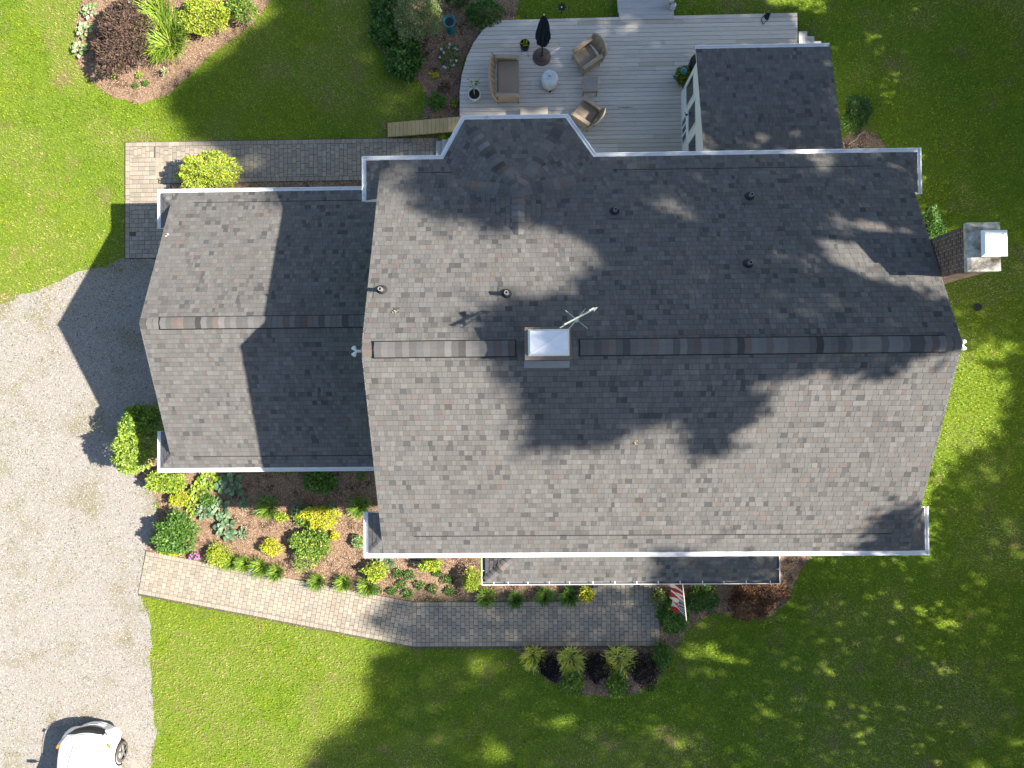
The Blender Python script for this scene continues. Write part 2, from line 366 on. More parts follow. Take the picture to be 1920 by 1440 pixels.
def keep_paver(q): return not (abs(q[0]-P(247, 440)[0]) < .12 and abs(q[1]-P(247, 440)[1]) < .12)  # leaves out the one paver at this spot
lay(pb, [q for q in blk if keep_paver(q)], r_, .98)
# front path: slanting run from the drive, then a straight run to the porch
fa0, fa1 = np.array(P(275, 1033)[:2]), np.array(P(772, 1128)[:2]); fb0, fb1 = np.array(P(263, 1113)[:2]), np.array(P(752, 1206)[:2])
ax = (fa1-fa0)/np.linalg.norm(fa1-fa0); nx = np.array([ax[1], -ax[0]])
jx = P(770, 1168)[0]; fy1, fy0 = P(900, 1128)[1], P(960, 1211)[1]; ex0, ex1 = P(1112, 1110)[0], P(1232, 1110)[0]; fex = P(1236, 1170)[0]; eyt = -5.1
pf = sheet('front_path', [tuple(fa0-ax*.04-nx*.03), tuple(fb0-ax*.04+nx*.08), tuple(fb1+nx*.09), (jx, fy0-.10), (fex+.03, fy0-.10), (fex+.03, fy1), (ex1+.03, fy1+.02), (ex1+.03, eyt), (ex0-.02, eyt), (ex0-.02, fy1+.03), (jx, fy1+.03)], .022, 'sand')
wid = np.linalg.norm(fb0-fa0)*abs(np.dot((fb0-fa0)/np.linalg.norm(fb0-fa0), nx)); blk = []
L_ = np.linalg.norm(fa1-fa0)+.9; n = int(L_/PW)
ncr = [PW]+[PL]*int((wid-2*PW)/PL)
for i in range(n):
    s = (i+.5)*PW; v = 0; first = True
    seq = [PW]+([PL*.5] if i % 2 else [])+[PL]*9
    for l in seq:
        a, b_ = v, min(v+l, wid-PW); v += l
        if b_-a > .015:
            c = fa0+ax*s+nx*((a+b_)/2)
            if c[0] < jx+.12: blk.append((c[0], c[1], PW, b_-a, tuple(ax)))
        if v >= wid-PW: break
    c = fa0+ax*s+nx*(wid-PW/2)
    if c[0] < jx+.12: blk.append((c[0], c[1], PW, PW, tuple(ax)))
blk += strip(jx+.06, fex, fy0+PW, fy1-PW, True, r_, running=True) + strip(jx+.06, fex, fy0, fy0+PW, True, r_, running=False) + strip(jx+.06, ex0, fy1-PW, fy1, True, r_)
blk += strip(ex0, ex1, fy1-PW, eyt, True, r_, running=True)
lay(pf, blk, r_, 1.04)
# ------------------------------------------------------------------ house
house = thing('house', ((WX0+WX1)/2, YR, 0), 'white-trimmed two-storey house with grey shingled roofs, garage wing and bay', 'house')
SH_PAL = [(.198, .186, .176), (.184, .174, .166), (.212, .202, .193), (.170, .161, .154), (.140, .135, .131), (.108, .106, .105), (.094, .094, .095), (.200, .166, .150), (.222, .214, .206), (.182, .179, .175), (.190, .182, .174), (.197, .188, .180)]
SH_W = [5, 5, 5, 5, 3.5, 1.6, .8, 2.4, 4, 4, 4, 5]
EXPO = .143
class Roof:
    def __init__(s): s.tabs = []      # each: (verts, faces, tint, score)
def slab(poly, plane, thick=None, zb=None):
    poly = ccw(list(poly)); b = MB(); n = len(poly)
    top = [(x, y, plane(x, y)-.010) for x, y in poly]; bot = [(x, y, (plane(x, y)-thick) if thick else zb) for x, y in poly]
    V = top+bot; b.quads(V, [tuple(range(n))], mi=0); b.quads(V, [tuple(range(n, 2*n))[::-1]]+[(i, n+i, n+(i+1) % n, (i+1) % n) for i in range(n)], mi=1)
    return b
def shingle(poly, plane, up, o, tabs, rr, wscale=1., single=False):
    """courses on a sloping facet: up = unit plan vector climbing the slope, o = a point on the eave"""
    poly = ccw(list(poly)); up = np.array(up, float); al = np.array([up[1], -up[0]]); o = np.array(o, float)
    g = plane(*(o+up))-plane(*o); cs = 1/math.sqrt(1+g*g); ex = EXPO*cs
    pv = [np.dot(np.array(p)-o, up) for p in poly]; pu = [np.dot(np.array(p)-o, al) for p in poly]
    nr = int(math.ceil((max(pv)+1e-6)/ex)); r0 = int(math.floor(min(pv)/ex))
    for i in range(r0, nr):
        v0, v1 = i*ex, i*ex+ex*.955; u = min(pu)-rr.uniform(0, .3); k = 0
        last = None
        while u < max(pu):
            wd = rr.choice([.08, .10, .12, .14, .15, .17, .20])*wscale; u2 = u+wd
            hi = .006+(.007 if (k % 2) else 0)
            t = rr.choices(SH_PAL, SH_W)[0]; t = tuple(.82*c+.18*m_ for c, m_ in zip(t, (.182, .174, .167))); kk = rr.uniform(.70, .84); t = (t[0]*kk*.99, t[1]*kk*.99, t[2]*kk*.975); k += 1
            q = [o+al*(u+.0018)+up*v0, o+al*(u2-.0018)+up*v0, o+al*(u2-.0018)+up*v1, o+al*(u+.0018)+up*v1]
            q = clip_convex(ccw([tuple(x) for x in q]), poly); u = u2
            if len(q) < 3: continue
            V = []
            for x, y in q:
                vv = np.dot(np.array((x, y))-o, up); f = min(1, max(0, (vv-v0)/(v1-v0))); V.append((x, y, plane(x, y)+hi*(1-f)+.001))
            n = len(V); V2 = V+[(x, y, plane(x, y)-.008) for x, y in q]
            F = [tuple(range(n))]+[(j, n+j, n+(j+1) % n, (j+1) % n) for j in range(n)]
            d = HC-V[0][2]; tabs.append((V2, F, t, (wd if n == 4 else 0)/(d*d)))
def emit(roof, tabs, nsingle=0):
    tabs.sort(key=lambda q: -q[3]); rest = MB()
    for i, (V, F, t, s_) in enumerate(tabs):
        if i < nsingle: b = MB(); b.quads(V, F, t); b.build('shingle', 'shingle', roof)
        else: rest.quads(V, F, t)
    rest.build('shingles', 'shingle', roof, kind='stuff')
rr = random.Random(5)
EO = .13      # shingles stop this far inside the gutter's outer edge
# main roof: two slopes; the south one and the north one share the ridge
zs = lambda x, y: ZRG-T*(YR-y); zn = lambda x, y: ZRG-T*(y-YR)
mtabs = []
roofS = slab([(X0, YS+EO), (X1, YS+EO), (X1, YR), (X0, YR)], zs, .15).build('roof', ['asphalt', 'white'], house)
roofN = slab([(X0, YR), (X1, YR), (X1, YN-EO), (X0, YN-EO)], zn, .15).build('roof', ['asphalt', 'white'], house)
t1, t2 = [], []
shingle([(X0-.02, YS+EO), (X1+.02, YS+EO), (X1+.02, YR), (X0-.02, YR)], zs, (0, 1), (X0, YS+EO), t1, rr)
shingle([(X0-.02, YR), (X1+.02, YR), (X1+.02, YN-EO), (X0-.02, YN-EO)], zn, (0, -1), (X0, YN-EO), t2, rr)
emit(roofS, t1, 110); emit(roofN, t2, 110)
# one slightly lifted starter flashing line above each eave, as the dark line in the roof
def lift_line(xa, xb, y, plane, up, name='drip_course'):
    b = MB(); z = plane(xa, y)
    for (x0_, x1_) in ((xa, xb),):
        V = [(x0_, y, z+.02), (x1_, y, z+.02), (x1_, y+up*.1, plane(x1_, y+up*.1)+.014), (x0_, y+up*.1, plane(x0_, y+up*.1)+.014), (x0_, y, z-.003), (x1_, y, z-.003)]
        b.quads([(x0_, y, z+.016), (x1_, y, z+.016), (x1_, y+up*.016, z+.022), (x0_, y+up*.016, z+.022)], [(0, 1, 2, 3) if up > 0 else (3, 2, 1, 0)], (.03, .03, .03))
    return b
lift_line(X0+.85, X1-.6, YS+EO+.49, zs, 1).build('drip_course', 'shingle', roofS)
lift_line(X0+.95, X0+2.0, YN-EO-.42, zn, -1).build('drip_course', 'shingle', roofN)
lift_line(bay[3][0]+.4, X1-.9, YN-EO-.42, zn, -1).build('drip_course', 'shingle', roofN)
# cornice returns: little hipped corners wrapping the gable ends
def cornice(xg, yg, sx, sy, xw, ln, zg, t, xr, name='cornice_return'):
    """xg,yg outer gutter corner; sx/sy point inwards; xw gable wall; ln return length; xr rake edge"""
    ex, ey = xg+sx*EO, yg+sy*EO
    p1 = lambda x, y: zg+.05+t*abs(x-ex)*1.0-.004
    p2 = lambda x, y: zg+.05+t*abs(y-ey)-.009
    wx = xw; dx = abs(wx-ex); ln2 = ln
    side = [(ex, ey), (ex, yg+sy*ln2), (wx, yg+sy*ln2), (wx, ey+sy*dx)]
    front = [(ex, ey), (wx, ey+sy*dx), (wx, ey)]
    a = slab(side, p1, None, zg-.12).build(name, ['asphalt', 'white'], house)
    tb = []; shingle(side, p1, (sx, 0), (ex, ey), tb, rr)
    fr = clip(front, -sx, 0, sx*(xr-sx*.022))
    c = slab(fr, p2, None, zg-.12).build(name, ['asphalt', 'white'], house)
    tb2 = []; shingle(fr, p2, (0, sy), (ex, ey), tb2, rr)
    emit(a, tb); emit(c, tb2)
    # hip caps along the 45 degree line
    hb = a; hd = np.array([sx, sy])/math.sqrt(2); L = dx*math.sqrt(2)*.86; k = 0; s0 = .13
    while s0 < L-.05:
        cpt = np.array([ex, ey])+hd*s0
        cap_piece(cpt, hd, min(.16, L-s0), .115, lambda x, y: min(p1(x, y), p2(x, y)), rr).build('hip_cap', 'shingle', hb); s0 += .145
def cap_piece(c, d, ln, hw, zf, r, lift=.014, tint=None):
    """a bent shingle straddling a hip or ridge: c start, d direction in plan"""
    d = np.array(d); q = np.array([-d[1], d[0]]); b = MB(); V = []
    for s in (0, ln):
        for k in (-1, -.5, 0, .5, 1):
            p = np.array(c)+d*s+q*(k*hw); l = lift*(1.5 if s == 0 else .7)
            V.append((p[0], p[1], zf(*p)+l-(.012 if abs(k) == 1 else 0)))
    F = [(i, i+1, 6+i, 5+i) for i in range(4)]
    if q[0]*d[1]-q[1]*d[0] < 0: F = [f[::-1] for f in F]
    kq = r.uniform(.60, .92); t = tint or tuple(x*kq for x in r.choices(SH_PAL+[(.21, .16, .14)], SH_W+[4])[0])
    b.quads(V, F, t); V2 = [V[i] for i in range(5)]+[(x, y, z-.03) for x, y, z in V[:5]]
    b.quads(V2, [(i, i+5, i+6, i+1) for i in range(4)], t); return b
cornice(GX0, YS, 1, 1, WX0, 1.24, ZG, T, X0); cornice(GX1, YS, -1, 1, WX1, 1.27, ZG, T, X1)
cornice(GX0, YN, 1, -1, WX0, 1.22, ZG, T, X0); cornice(GX1, YN, -1, -1, WX1, 1.22, ZG, T, X1)
GWX = GRX+.36
cornice(GGX, GN, 1, -1, GWX, 1.24, GZ, GT, GRX); cornice(GGX, GS, 1, 1, GWX, 1.28, GZ, GT, GRX)
# garage roof
gs = lambda x, y: GZR-GT*(GRY-y); gn = lambda x, y: GZR-GT*(y-GRY)
groofS = slab([(GRX, GS+EO), (WX0, GS+EO), (WX0, GRY), (GRX, GRY)], gs, .15).build('roof', ['asphalt', 'white'], house)
groofN = slab([(GRX, GRY), (WX0, GRY), (WX0, GN-EO), (GRX, GN-EO)], gn, .15).build('roof', ['asphalt', 'white'], house)
t1, t2 = [], []
shingle([(GRX-.02, GS+EO), (WX0, GS+EO), (WX0, GRY), (GRX-.02, GRY)], gs, (0, 1), (GRX, GS+EO), t1, rr)
shingle([(GRX-.02, GRY), (WX0, GRY), (WX0, GN-EO), (GRX-.02, GN-EO)], gn, (0, -1), (GRX, GN-EO), t2, rr)
emit(groofS, t1, 0); emit(groofN, t2, 0)
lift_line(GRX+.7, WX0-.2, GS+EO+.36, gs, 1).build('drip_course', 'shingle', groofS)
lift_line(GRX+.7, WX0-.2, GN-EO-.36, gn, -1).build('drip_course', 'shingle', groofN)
# bay roof: a half octagon hipped to a peak, running back into the main slope
bk = np.array(BPK); dN = bay[1][1]-bk[1]-EO
def nrm(a, b_):
    d = np.array(b_)-np.array(a); q = np.array([d[1], -d[0]]); q = q/np.linalg.norm(q)
    return q if np.dot(q, np.array(a)-bk) > 0 else -q
nNW = nrm(bay[0], bay[1]); nNE = nrm(bay[3], bay[2]); dNW = np.dot(np.array(bay[0])-bk, nNW)-EO; dNE = np.dot(np.array(bay[3])-bk, nNE)-EO
ZE = ZG+.05; rise = BPZ-ZE
fac = [(np.array([0, 1.]), rise/dN), (nNW, rise/dNW), (nNE, rise/dNE), (np.array([-1., 0]), T), (np.array([1., 0]), T)]
for i, (n_, s_) in enumerate(fac):
    pl = (lambda n_, s_: (lambda x, y: BPZ-s_*((x-bk[0])*n_[0]+(y-bk[1])*n_[1])))(n_, s_)
    poly = [(bk[0]-5, 3.0), (bk[0]+5, 3.0), (bk[0]+5, 10), (bk[0]-5, 10)]
    if i == 3: poly = clip(poly, 1, 0, -bk[0]) if False else clip(poly, -1, 0, bk[0])
    if i == 4: poly = clip(poly, 1, 0, -bk[0])
    for j, (m_, q_) in enumerate(fac):          # this facet is the lowest of the bay planes
        if j != i:
            ga, gb = s_*n_[0]-q_*m_[0], s_*n_[1]-q_*m_[1]
            poly = clip(poly, ga, gb, -(ga*bk[0]+gb*bk[1])) if poly else poly
    # and stands above the main slope
    a, b_, c = -s_*n_[0], -s_*n_[1]+T, BPZ+s_*(n_[0]*bk[0]+n_[1]*bk[1])-ZRG-T*YR
    if poly: poly = clip(poly, a, b_, c)
    d_ = [dN, dNW, dNE, 9, 9][i]
    if poly: poly = clip(poly, -n_[0], -n_[1], d_+np.dot(n_, bk))
    if i in (1, 2) and poly: poly = clip(poly, 0, 1, -(YN-EO-1.6))
    if len(poly) < 3: continue
    rf = slab(poly, pl, .05).build('bay_roof', ['asphalt', 'white'], house); tb = []
    shingle(poly, pl, tuple(-n_), tuple(bk+n_*(d_ if d_ < 9 else dN)), tb, rr); emit(rf, tb)
    if i == 0: bayroof = rf
def bayz(x, y): return min(BPZ-s_*((x-bk[0])*n_[0]+(y-bk[1])*n_[1]) for n_, s_ in fac)
def caps(parent, p0, p1, zf, hw=.16, step=.145, name='hip_cap', lift=.024):
    p0 = np.array(p0); p1 = np.array(p1); L = np.linalg.norm(p1-p0); d = (p1-p0)/L; n = int(L/step)
    for i in range(n): cap_piece(p0+d*(i*L/n), d, L/n*1.08, hw, zf, rr, lift).build(name, 'shingle', parent)
def hipdir(i, j):
    g = fac[i][0]*fac[i][1]-fac[j][0]*fac[j][1]; d = np.array([-g[1], g[0]]); d /= np.linalg.norm(d)
    return d if np.dot(d, fac[i][0]+fac[j][0]) > 0 else -d
for (i, j, L) in ((0, 1, 2.35), (0, 2, 2.35), (1, 3, 1.9), (2, 4, 1.9)):
    d = hipdir(i, j); caps(bayroof, bk+d*L, bk+d*.05, bayz, .16, .15, lift=.022)
caps(bayroof, (bk[0], 4.15), (bk[0], bk[1]-.03), bayz)
# sun room and porch roofs
pl = lambda x, y: SRZ+.05+SRT*(SRY-EO-y)
srf = slab([(SRX0, WY1), (SRX1, WY1), (SRX1, SRY-EO), (SRX0, SRY-EO)], pl, .13).build('roof', ['asphalt', 'white'], house)
tb = []; shingle([(SRX0-.02, WY1), (SRX1+.02, WY1), (SRX1+.02, SRY-EO), (SRX0-.02, SRY-EO)], pl, (0, -1), (SRX0, SRY-EO), tb, rr); emit(srf, tb)
PE = .12
pp = lambda x, y: PRZ+.05+PRT*(y-PRY-PE); pw = lambda x, y: PRZ+.05+PRT*(x-PRX0-PE); pe_ = lambda x, y: PRZ+.05+PRT*(PRX1-PE-x)
dpt = WY0-PRY-PE
prf = slab([(PRX0+PE, PRY+PE), (PRX1-PE, PRY+PE), (PRX1-PE-dpt, WY0), (PRX0+PE+dpt, WY0)], pp, .12).build('porch_roof', ['asphalt', 'white'], house)
tb = []; shingle([(PRX0+PE, PRY+PE), (PRX1-PE, PRY+PE), (PRX1-PE-dpt, WY0), (PRX0+PE+dpt, WY0)], pp, (0, 1), (PRX0, PRY+PE), tb, rr); emit(prf, tb)
for (pl_, poly, up, o_) in ((pw, [(PRX0+PE, PRY+PE), (PRX0+PE+dpt, WY0), (PRX0+PE, WY0)], (1, 0), (PRX0+PE, PRY)), (pe_, [(PRX1-PE, PRY+PE), (PRX1-PE, WY0), (PRX1-PE-dpt, WY0)], (-1, 0), (PRX1-PE, PRY))):
    a = slab(poly, pl_, .12).build('porch_roof', ['asphalt', 'white'], house); tb = []; shingle(poly, pl_, up, o_, tb, rr); emit(a, tb)
porz = lambda x, y: min(pp(x, y), pw(x, y), pe_(x, y))
caps(prf, (PRX0+PE+.03, PRY+PE+.03), (PRX0+PE+dpt*.8, PRY+PE+dpt*.8), porz, .13); caps(prf, (PRX1-PE-.03, PRY+PE+.03), (PRX1-PE-dpt*.8, PRY+PE+dpt*.8), porz, .13)
# ridge vents with cap shingles
def ridge_vent(xa, xb, y, zr, hw, h, slope, taper=False):
    b = MB()
    zf = lambda x, yy: zr+h-.035-slope*abs(yy-y)*.8
    e = hw+.022; V = []
    for x in (xa-.02, xb+.02): V += [(x, y-e, zr-slope*e-.02), (x, y-e, zf(x, y-e)-.012), (x, y, zf(x, y)-.012), (x, y+e, zf(x, y+e)-.012), (x, y+e, zr-slope*e-.02)]
    b.quads(V, [(0, 1, 2, 3, 4), (9, 8, 7, 6, 5)]+[(i, i+5, i+6, i+1) for i in range(4)])
    o = b.build('ridge_vent', 'black', house)
    n = int((xb-xa)/.165)
    for i in range(n):
        cap_piece((xb-i*(xb-xa)/n, y), (-1, 0), (xb-xa)/n*.985, hw, zf, rr, .012).build('ridge_cap', 'shingle', o)
    return o
def rx(u, v, z): return float(P(u, v, z)[0])
RV = .185
ridge_vent(rx(700, 654, 8), rx(966, 654, 8), YR, ZRG, RV, .09, T); ridge_vent(rx(1088, 650, 8), rx(1777, 645, 8), YR, ZRG, RV, .09, T)
ridge_vent(rx(299, 603, 4.6), WX0, GRY, GZR, .165, .09, GT)
caps(roofS, (X0, YR), (rx(698, 654, 8), YR), lambda x, y: zmain(x, y)-.0, .17, name='ridge_cap'); caps(roofS, (rx(1779, 645, 8), YR), (X1, YR), lambda x, y: zmain(x, y), .17, name='ridge_cap')
caps(groofS, (GRX, GRY), (rx(297, 603, 4.6), GRY), lambda x, y: zgar(x, y), .16, name='ridge_cap')
caps(roofS, (rx(968, 654, 8), YR), (rx(1086, 650, 8), YR), zmain, .17, name='ridge_cap')
# gutters
def gutter(path, z, inward, wd=.135, deep=.03, hang=0, inside='gutter', cap=True):
    """channel swept along a polyline; inward = +1 if the roof lies to the left of travel"""
    pts = [np.array(p, float) for p in path]; n = len(pts); off = []
    for i in range(n):
        ds = []
        if i > 0: ds.append((pts[i]-pts[i-1])/np.linalg.norm(pts[i]-pts[i-1]))
        if i < n-1: ds.append((pts[i+1]-pts[i])/np.linalg.norm(pts[i+1]-pts[i]))
        ns = [np.array([-d[1], d[0]])*inward for d in ds]
        m = sum(ns); m = m/np.dot(m, ns[0]) if len(ns) > 1 else ns[0]; off.append(m)
    prof = [(0, .012), (0, -.115), (wd*.75, -.115), (wd, -.02), (wd, .0), (wd-.004, .0), (wd-.006, -deep), (.028, -deep), (.024, .012)]
    V = []; k = len(prof)
    for p, m in zip(pts, off):
        for a, b_ in prof: q = p+m*a; V.append((q[0], q[1], z+b_))
    b = MB()
    for i in range(n-1):
        for j in range(k):
            l = (j+1) % k; f = (i*k+j, i*k+l, (i+1)*k+l, (i+1)*k+j)
            b.quads([V[x] for x in f], [(0, 1, 2, 3)], mi=1 if j in (5, 6, 7) else 0)
    if cap:
        for i in (0, n-1): b.quads([V[i*k+j] for j in range(k)], [tuple(range(k))])
        for i, s in ((0, 1), (n-1, -1)):    # end caps close the trough
            p = pts[i]; m = off[i]; q = p+m*wd
            b.quads([(p[0], p[1], z+.012), (q[0], q[1], z+.012), (q[0], q[1], z-.1), (p[0], p[1], z-.1)], [(0, 1, 2, 3)])
    g = b.build('gutter', ['gutter', inside], house)
    return g
gutter([(GX0, YS+1.25), (GX0, YS), (GX1, YS), (GX1, YS+1.29)], ZG, 1)
gutter([(GX0, YN-1.24), (GX0, YN), tuple(bay[0]), tuple(bay[1]), tuple(bay[2]), tuple(bay[3]), (GX1, YN), (GX1, YN-1.25)], ZG, -1)
gutter([(GGX, GN-1.25), (GGX, GN), (WX0, GN)], GZ, -1); gutter([(GGX, GS+1.29), (GGX, GS), (WX0, GS)], GZ, 1)
gutter([(SRX0-.04, SRY), (SRX1+.02, SRY)], SRZ, -1)
pg = gutter([(PRX0, WY0), (PRX0, PRY), (PRX1, PRY), (PRX1, WY0)], PRZ, 1, wd=.13, deep=.09, inside='trough')
for u in (926, 953, 990, 1030, 1068, 1112, 1153, 1194, 1234, 1275, 1317, 1357, 1399, 1444):
    x = rx(u, 1093, PRZ); MB().box((x, PRY+.062, PRZ+.016), (.022, .12, .012)).build('hanger', 'white', pg)
for x, s in ((PRX0, 1), (PRX1, -1)): MB().box((x+s*.062, PRY+.45, PRZ+.016), (.12, .022, .012)).build('hanger', 'white', pg)
# rake boards
for xx in (X0-.012, X1+.012):
    for s in (-1, 1):
        b = MB(); e = YR+s*(BH-EO)
        b.quads([(xx-.012, YR, ZRG-.012), (xx+.012, YR, ZRG-.012), (xx+.012, e, ZG+.03), (xx-.012, e, ZG+.03), (xx-.012, YR, ZRG-.22), (xx+.012, YR, ZRG-.22), (xx+.012, e, ZG-.16), (xx-.012, e, ZG-.16)], [(0, 1, 2, 3), (4, 7, 6, 5), (0, 3, 7, 4), (1, 5, 6, 2)]); b.build('rake_board', 'white', house)
for s in (-1, 1):
    xx = GRX-.012; b = MB(); e = GRY+s*(GRB-EO)
    b.quads([(xx-.012, GRY, GZR-.012), (xx+.012, GRY, GZR-.012), (xx+.012, e, GZ+.03), (xx-.012, e, GZ+.03), (xx-.012, GRY, GZR-.22), (xx+.012, GRY, GZR-.22), (xx+.012, e, GZ-.16), (xx-.012, e, GZ-.16)], [(0, 1, 2, 3), (4, 7, 6, 5), (0, 3, 7, 4), (1, 5, 6, 2)]); b.build('rake_board', 'white', house)
# walls
def gable_block(xa, xb, ya, yb, zt, yr, zr, name='wall'):
    b = MB(); prof = [(ya, 0), (yb, 0), (yb, zt), (yr, zr), (ya, zt)]
    V = [(xa, y, z) for y, z in prof]+[(xb, y, z) for y, z in prof]; n = 5
    b.quads(V, [tuple(range(n))[::-1], tuple(range(n, 2*n))]+[(i, (i+1) % n, n+(i+1) % n, n+i) for i in range(n)]); return b.build(name, 'siding', house)
gable_block(WX0, WX1, WY0, WY1, zmain(0, WY0)-.17, YR, ZRG-.17)
gable_block(GWX, WX0+.01, GS+.5, GN-.5, zgar(0, GS+.5)-.17, GRY, GZR-.17)
bw = [bk+(np.array(q)-bk)*.86 for q in bay]; MB().prism([(q[0], q[1]) for q in ccw([tuple(bw[0]+np.array([0, -.6])), tuple(bw[0]), tuple(bw[1]), tuple(bw[2]), tuple(bw[3]), tuple(bw[3]+np.array([0, -.6]))])], 0, ZG-.02).build('bay_wall', 'siding', house)
MB().prism(ccw([tuple(q) for q in [bay[0]+np.array([.04, -.03]), bay[1]+np.array([.06, -.06]), bay[2]+np.array([-.06, -.06]), bay[3]+np.array([-.04, -.03])]]), ZG-.14, ZG-.121).build('soffit', 'white', house)
for y0_, y1_ in ((YS+.03, WY0), (WY1, YN-.03)): MB().box(((X0+X1)/2, (y0_+y1_)/2, ZG-.13), (X1-X0+.8, y1_-y0_, .02)).build('soffit', 'white', house)
for y0_, y1_ in ((GS+.03, GS+.5), (GN-.5, GN-.03)): MB().box(((GRX+WX0)/2, (y0_+y1_)/2, GZ-.13), (WX0-GRX, y1_-y0_, .02)).build('soffit', 'white', house)
# sun room walls with windows on the deck side
SWX, SWX1, SWY = 5.43, 9.32, 10.34
for (cx, cy, dx, dy) in ((SWX+.06, (WY1+SWY)/2, .12, SWY-WY1), (SWX1-.06, (WY1+SWY)/2, .12, SWY-WY1)):
    b = MB(); V = []
    for x in (cx-dx/2, cx+dx/2):
        V += [(x, WY1, .3), (x, SWY, .3), (x, SWY, SRZ+.05+SRT*(SRY-EO-SWY)-.14), (x, WY1, SRZ+.05+SRT*(SRY-EO-WY1)-.14)]
    b.quads(V, [(0, 1, 2, 3), (7, 6, 5, 4), (0, 4, 5, 1), (1, 5, 6, 2), (2, 6, 7, 3)]); b.build('wall', 'white', house)
MB().box(((SWX+SWX1)/2, SWY-.06, 1.6), (SWX1-SWX-.24, .12, 2.6)).build('wall', 'white', house)
MB().box(((SWX+SWX1)/2, SRY-.23, SRZ-.09), (SWX1-SWX+.05, .36, .02)).build('soffit', 'white', house)
def window_w(x, ya, yb, za, zb, panes=1, name='window'):
    wf = MB(); f = .035
    for (yc, zc, dy, dz) in (((ya+yb)/2, za-f/2, yb-ya+2*f, f), ((ya+yb)/2, zb+f/2, yb-ya+2*f, f), (ya-f/2, (za+zb)/2, f, zb-za), (yb+f/2, (za+zb)/2, f, zb-za)): wf.box((x-.012, yc, zc), (.03, dy, dz))
    o = wf.build(name, 'white', house)
    for i in range(panes):
        a = ya+(yb-ya)*i/panes; c = ya+(yb-ya)*(i+1)/panes
        MB().box((x-.002, (a+c)/2, (za+zb)/2), (.012, c-a-(.07 if panes > 1 else 0), zb-za)).build('pane', 'glass', o)
        if i: MB().box((x-.012, a, (za+zb)/2), (.028, .07, zb-za)).build('mullion', 'white', o)
    return o
window_w(SWX, 9.50, 10.14, 1.30, 2.30); window_w(SWX, 8.54, 9.24, 1.55, 2.50); window_w(SWX, 7.50, 8.18, 1.50, 2.50); window_w(SWX, 8.50, 9.28, .62, 1.22, 3)
MB().box((SWX-.03, 9.20, 1.4), (.05, .03, .12)).tube([(SWX-.05, 9.2, 1.42), (SWX-.09, 9.2, 1.42), (SWX-.09, 9.28, 1.42)], .012).build('door_handle', 'black', house)
# windows and doors elsewhere on the house
def win_y(y, xc, zc, wd, ht, sgn):
    o = MB().box((xc, y+sgn*.02, zc), (wd+.16, .05, ht+.16)).build('window', 'white', house)
    for k in (-1, 1): MB().box((xc, y+sgn*.048, zc+k*ht/4), (wd, .012, ht/2-.04)).build('pane', 'glass', o)
for xc in (-2.6, -.4, 3.2, 6.6, 8.9):
    win_y(WY0, xc, 4.2, .9, 1.3, -1)
for xc in (-2.6, 8.9): win_y(WY0, xc, 1.5, .9, 1.4, -1)
for xc in (-2.9, 4.4, 7.0, 9.0): win_y(WY1, xc, 4.3, .9, 1.2, 1)
for yc in (.6, 4.0):
    o = MB().box((GWX-.02, yc, 1.1), (.05, 2.6, 2.1)).build('garage_door', 'white', house)
    for k in range(4): MB().box((GWX-.05, yc, .3+.5*k), (.02, 2.5, .44)).build('panel', 'white', o)
o = MB().box((3.2, WY0-.03, 1.1), (1.0, .06, 2.1)).build('door', 'navy', house); MB().box((3.58, WY0-.09, 1.05), (.05, .06, .14)).build('handle', 'bronze', o)
for x in (PRX0+.35, PRX0+2.6, PRX0+4.6, PRX1-2.4, PRX1-.35): MB().box((x, PRY+.32, 1.3), (.14, .14, 2.6)).build('porch_post', 'white', house)
MB().box(((PRX0+PRX1)/2, (PRY+.2+WY0)/2, .09), (PRX1-PRX0-.4, WY0-PRY-.2, .18)).build('porch_floor', 'deckside', house)
# vent pipes
for (u, v, h) in ((717, 545, .30), (950, 552, .32), (1152, 397, .26), (1404, 370, .27), (1401, 496, .27)):
    p = hit(u, v)[0]; z = float(zmain(*p[:2])); s = -1 if p[1] > YR else 1
    o = MB().lathe((p[0], p[1], z-.05), [(.052, 0), (.052, h+.05), (.034, h+.05), (.034, h-.05)], 14, cap=True).build('vent_pipe', 'pipe', house, smooth=False)
    fl = MB(); d = .2
    fl.quads([(p[0]-d, p[1]-d, float(zmain(0, p[1]-d))+.02), (p[0]+d, p[1]-d, float(zmain(0, p[1]-d))+.02), (p[0]+d, p[1]+d, float(zmain(0, p[1]+d))+.02), (p[0]-d, p[1]+d, float(zmain(0, p[1]+d))+.02)], [(0, 1, 2, 3)], (.13, .125, .12)); fl.build('flashing', 'shingle', o)
    MB().lathe((p[0], p[1], z-.02), [(.135, 0), (.125, .05), (.085, .12), (.058, .15), (.052, .15)], 16, cap=False).build('rubber_boot', 'rubber', o, smooth=True)
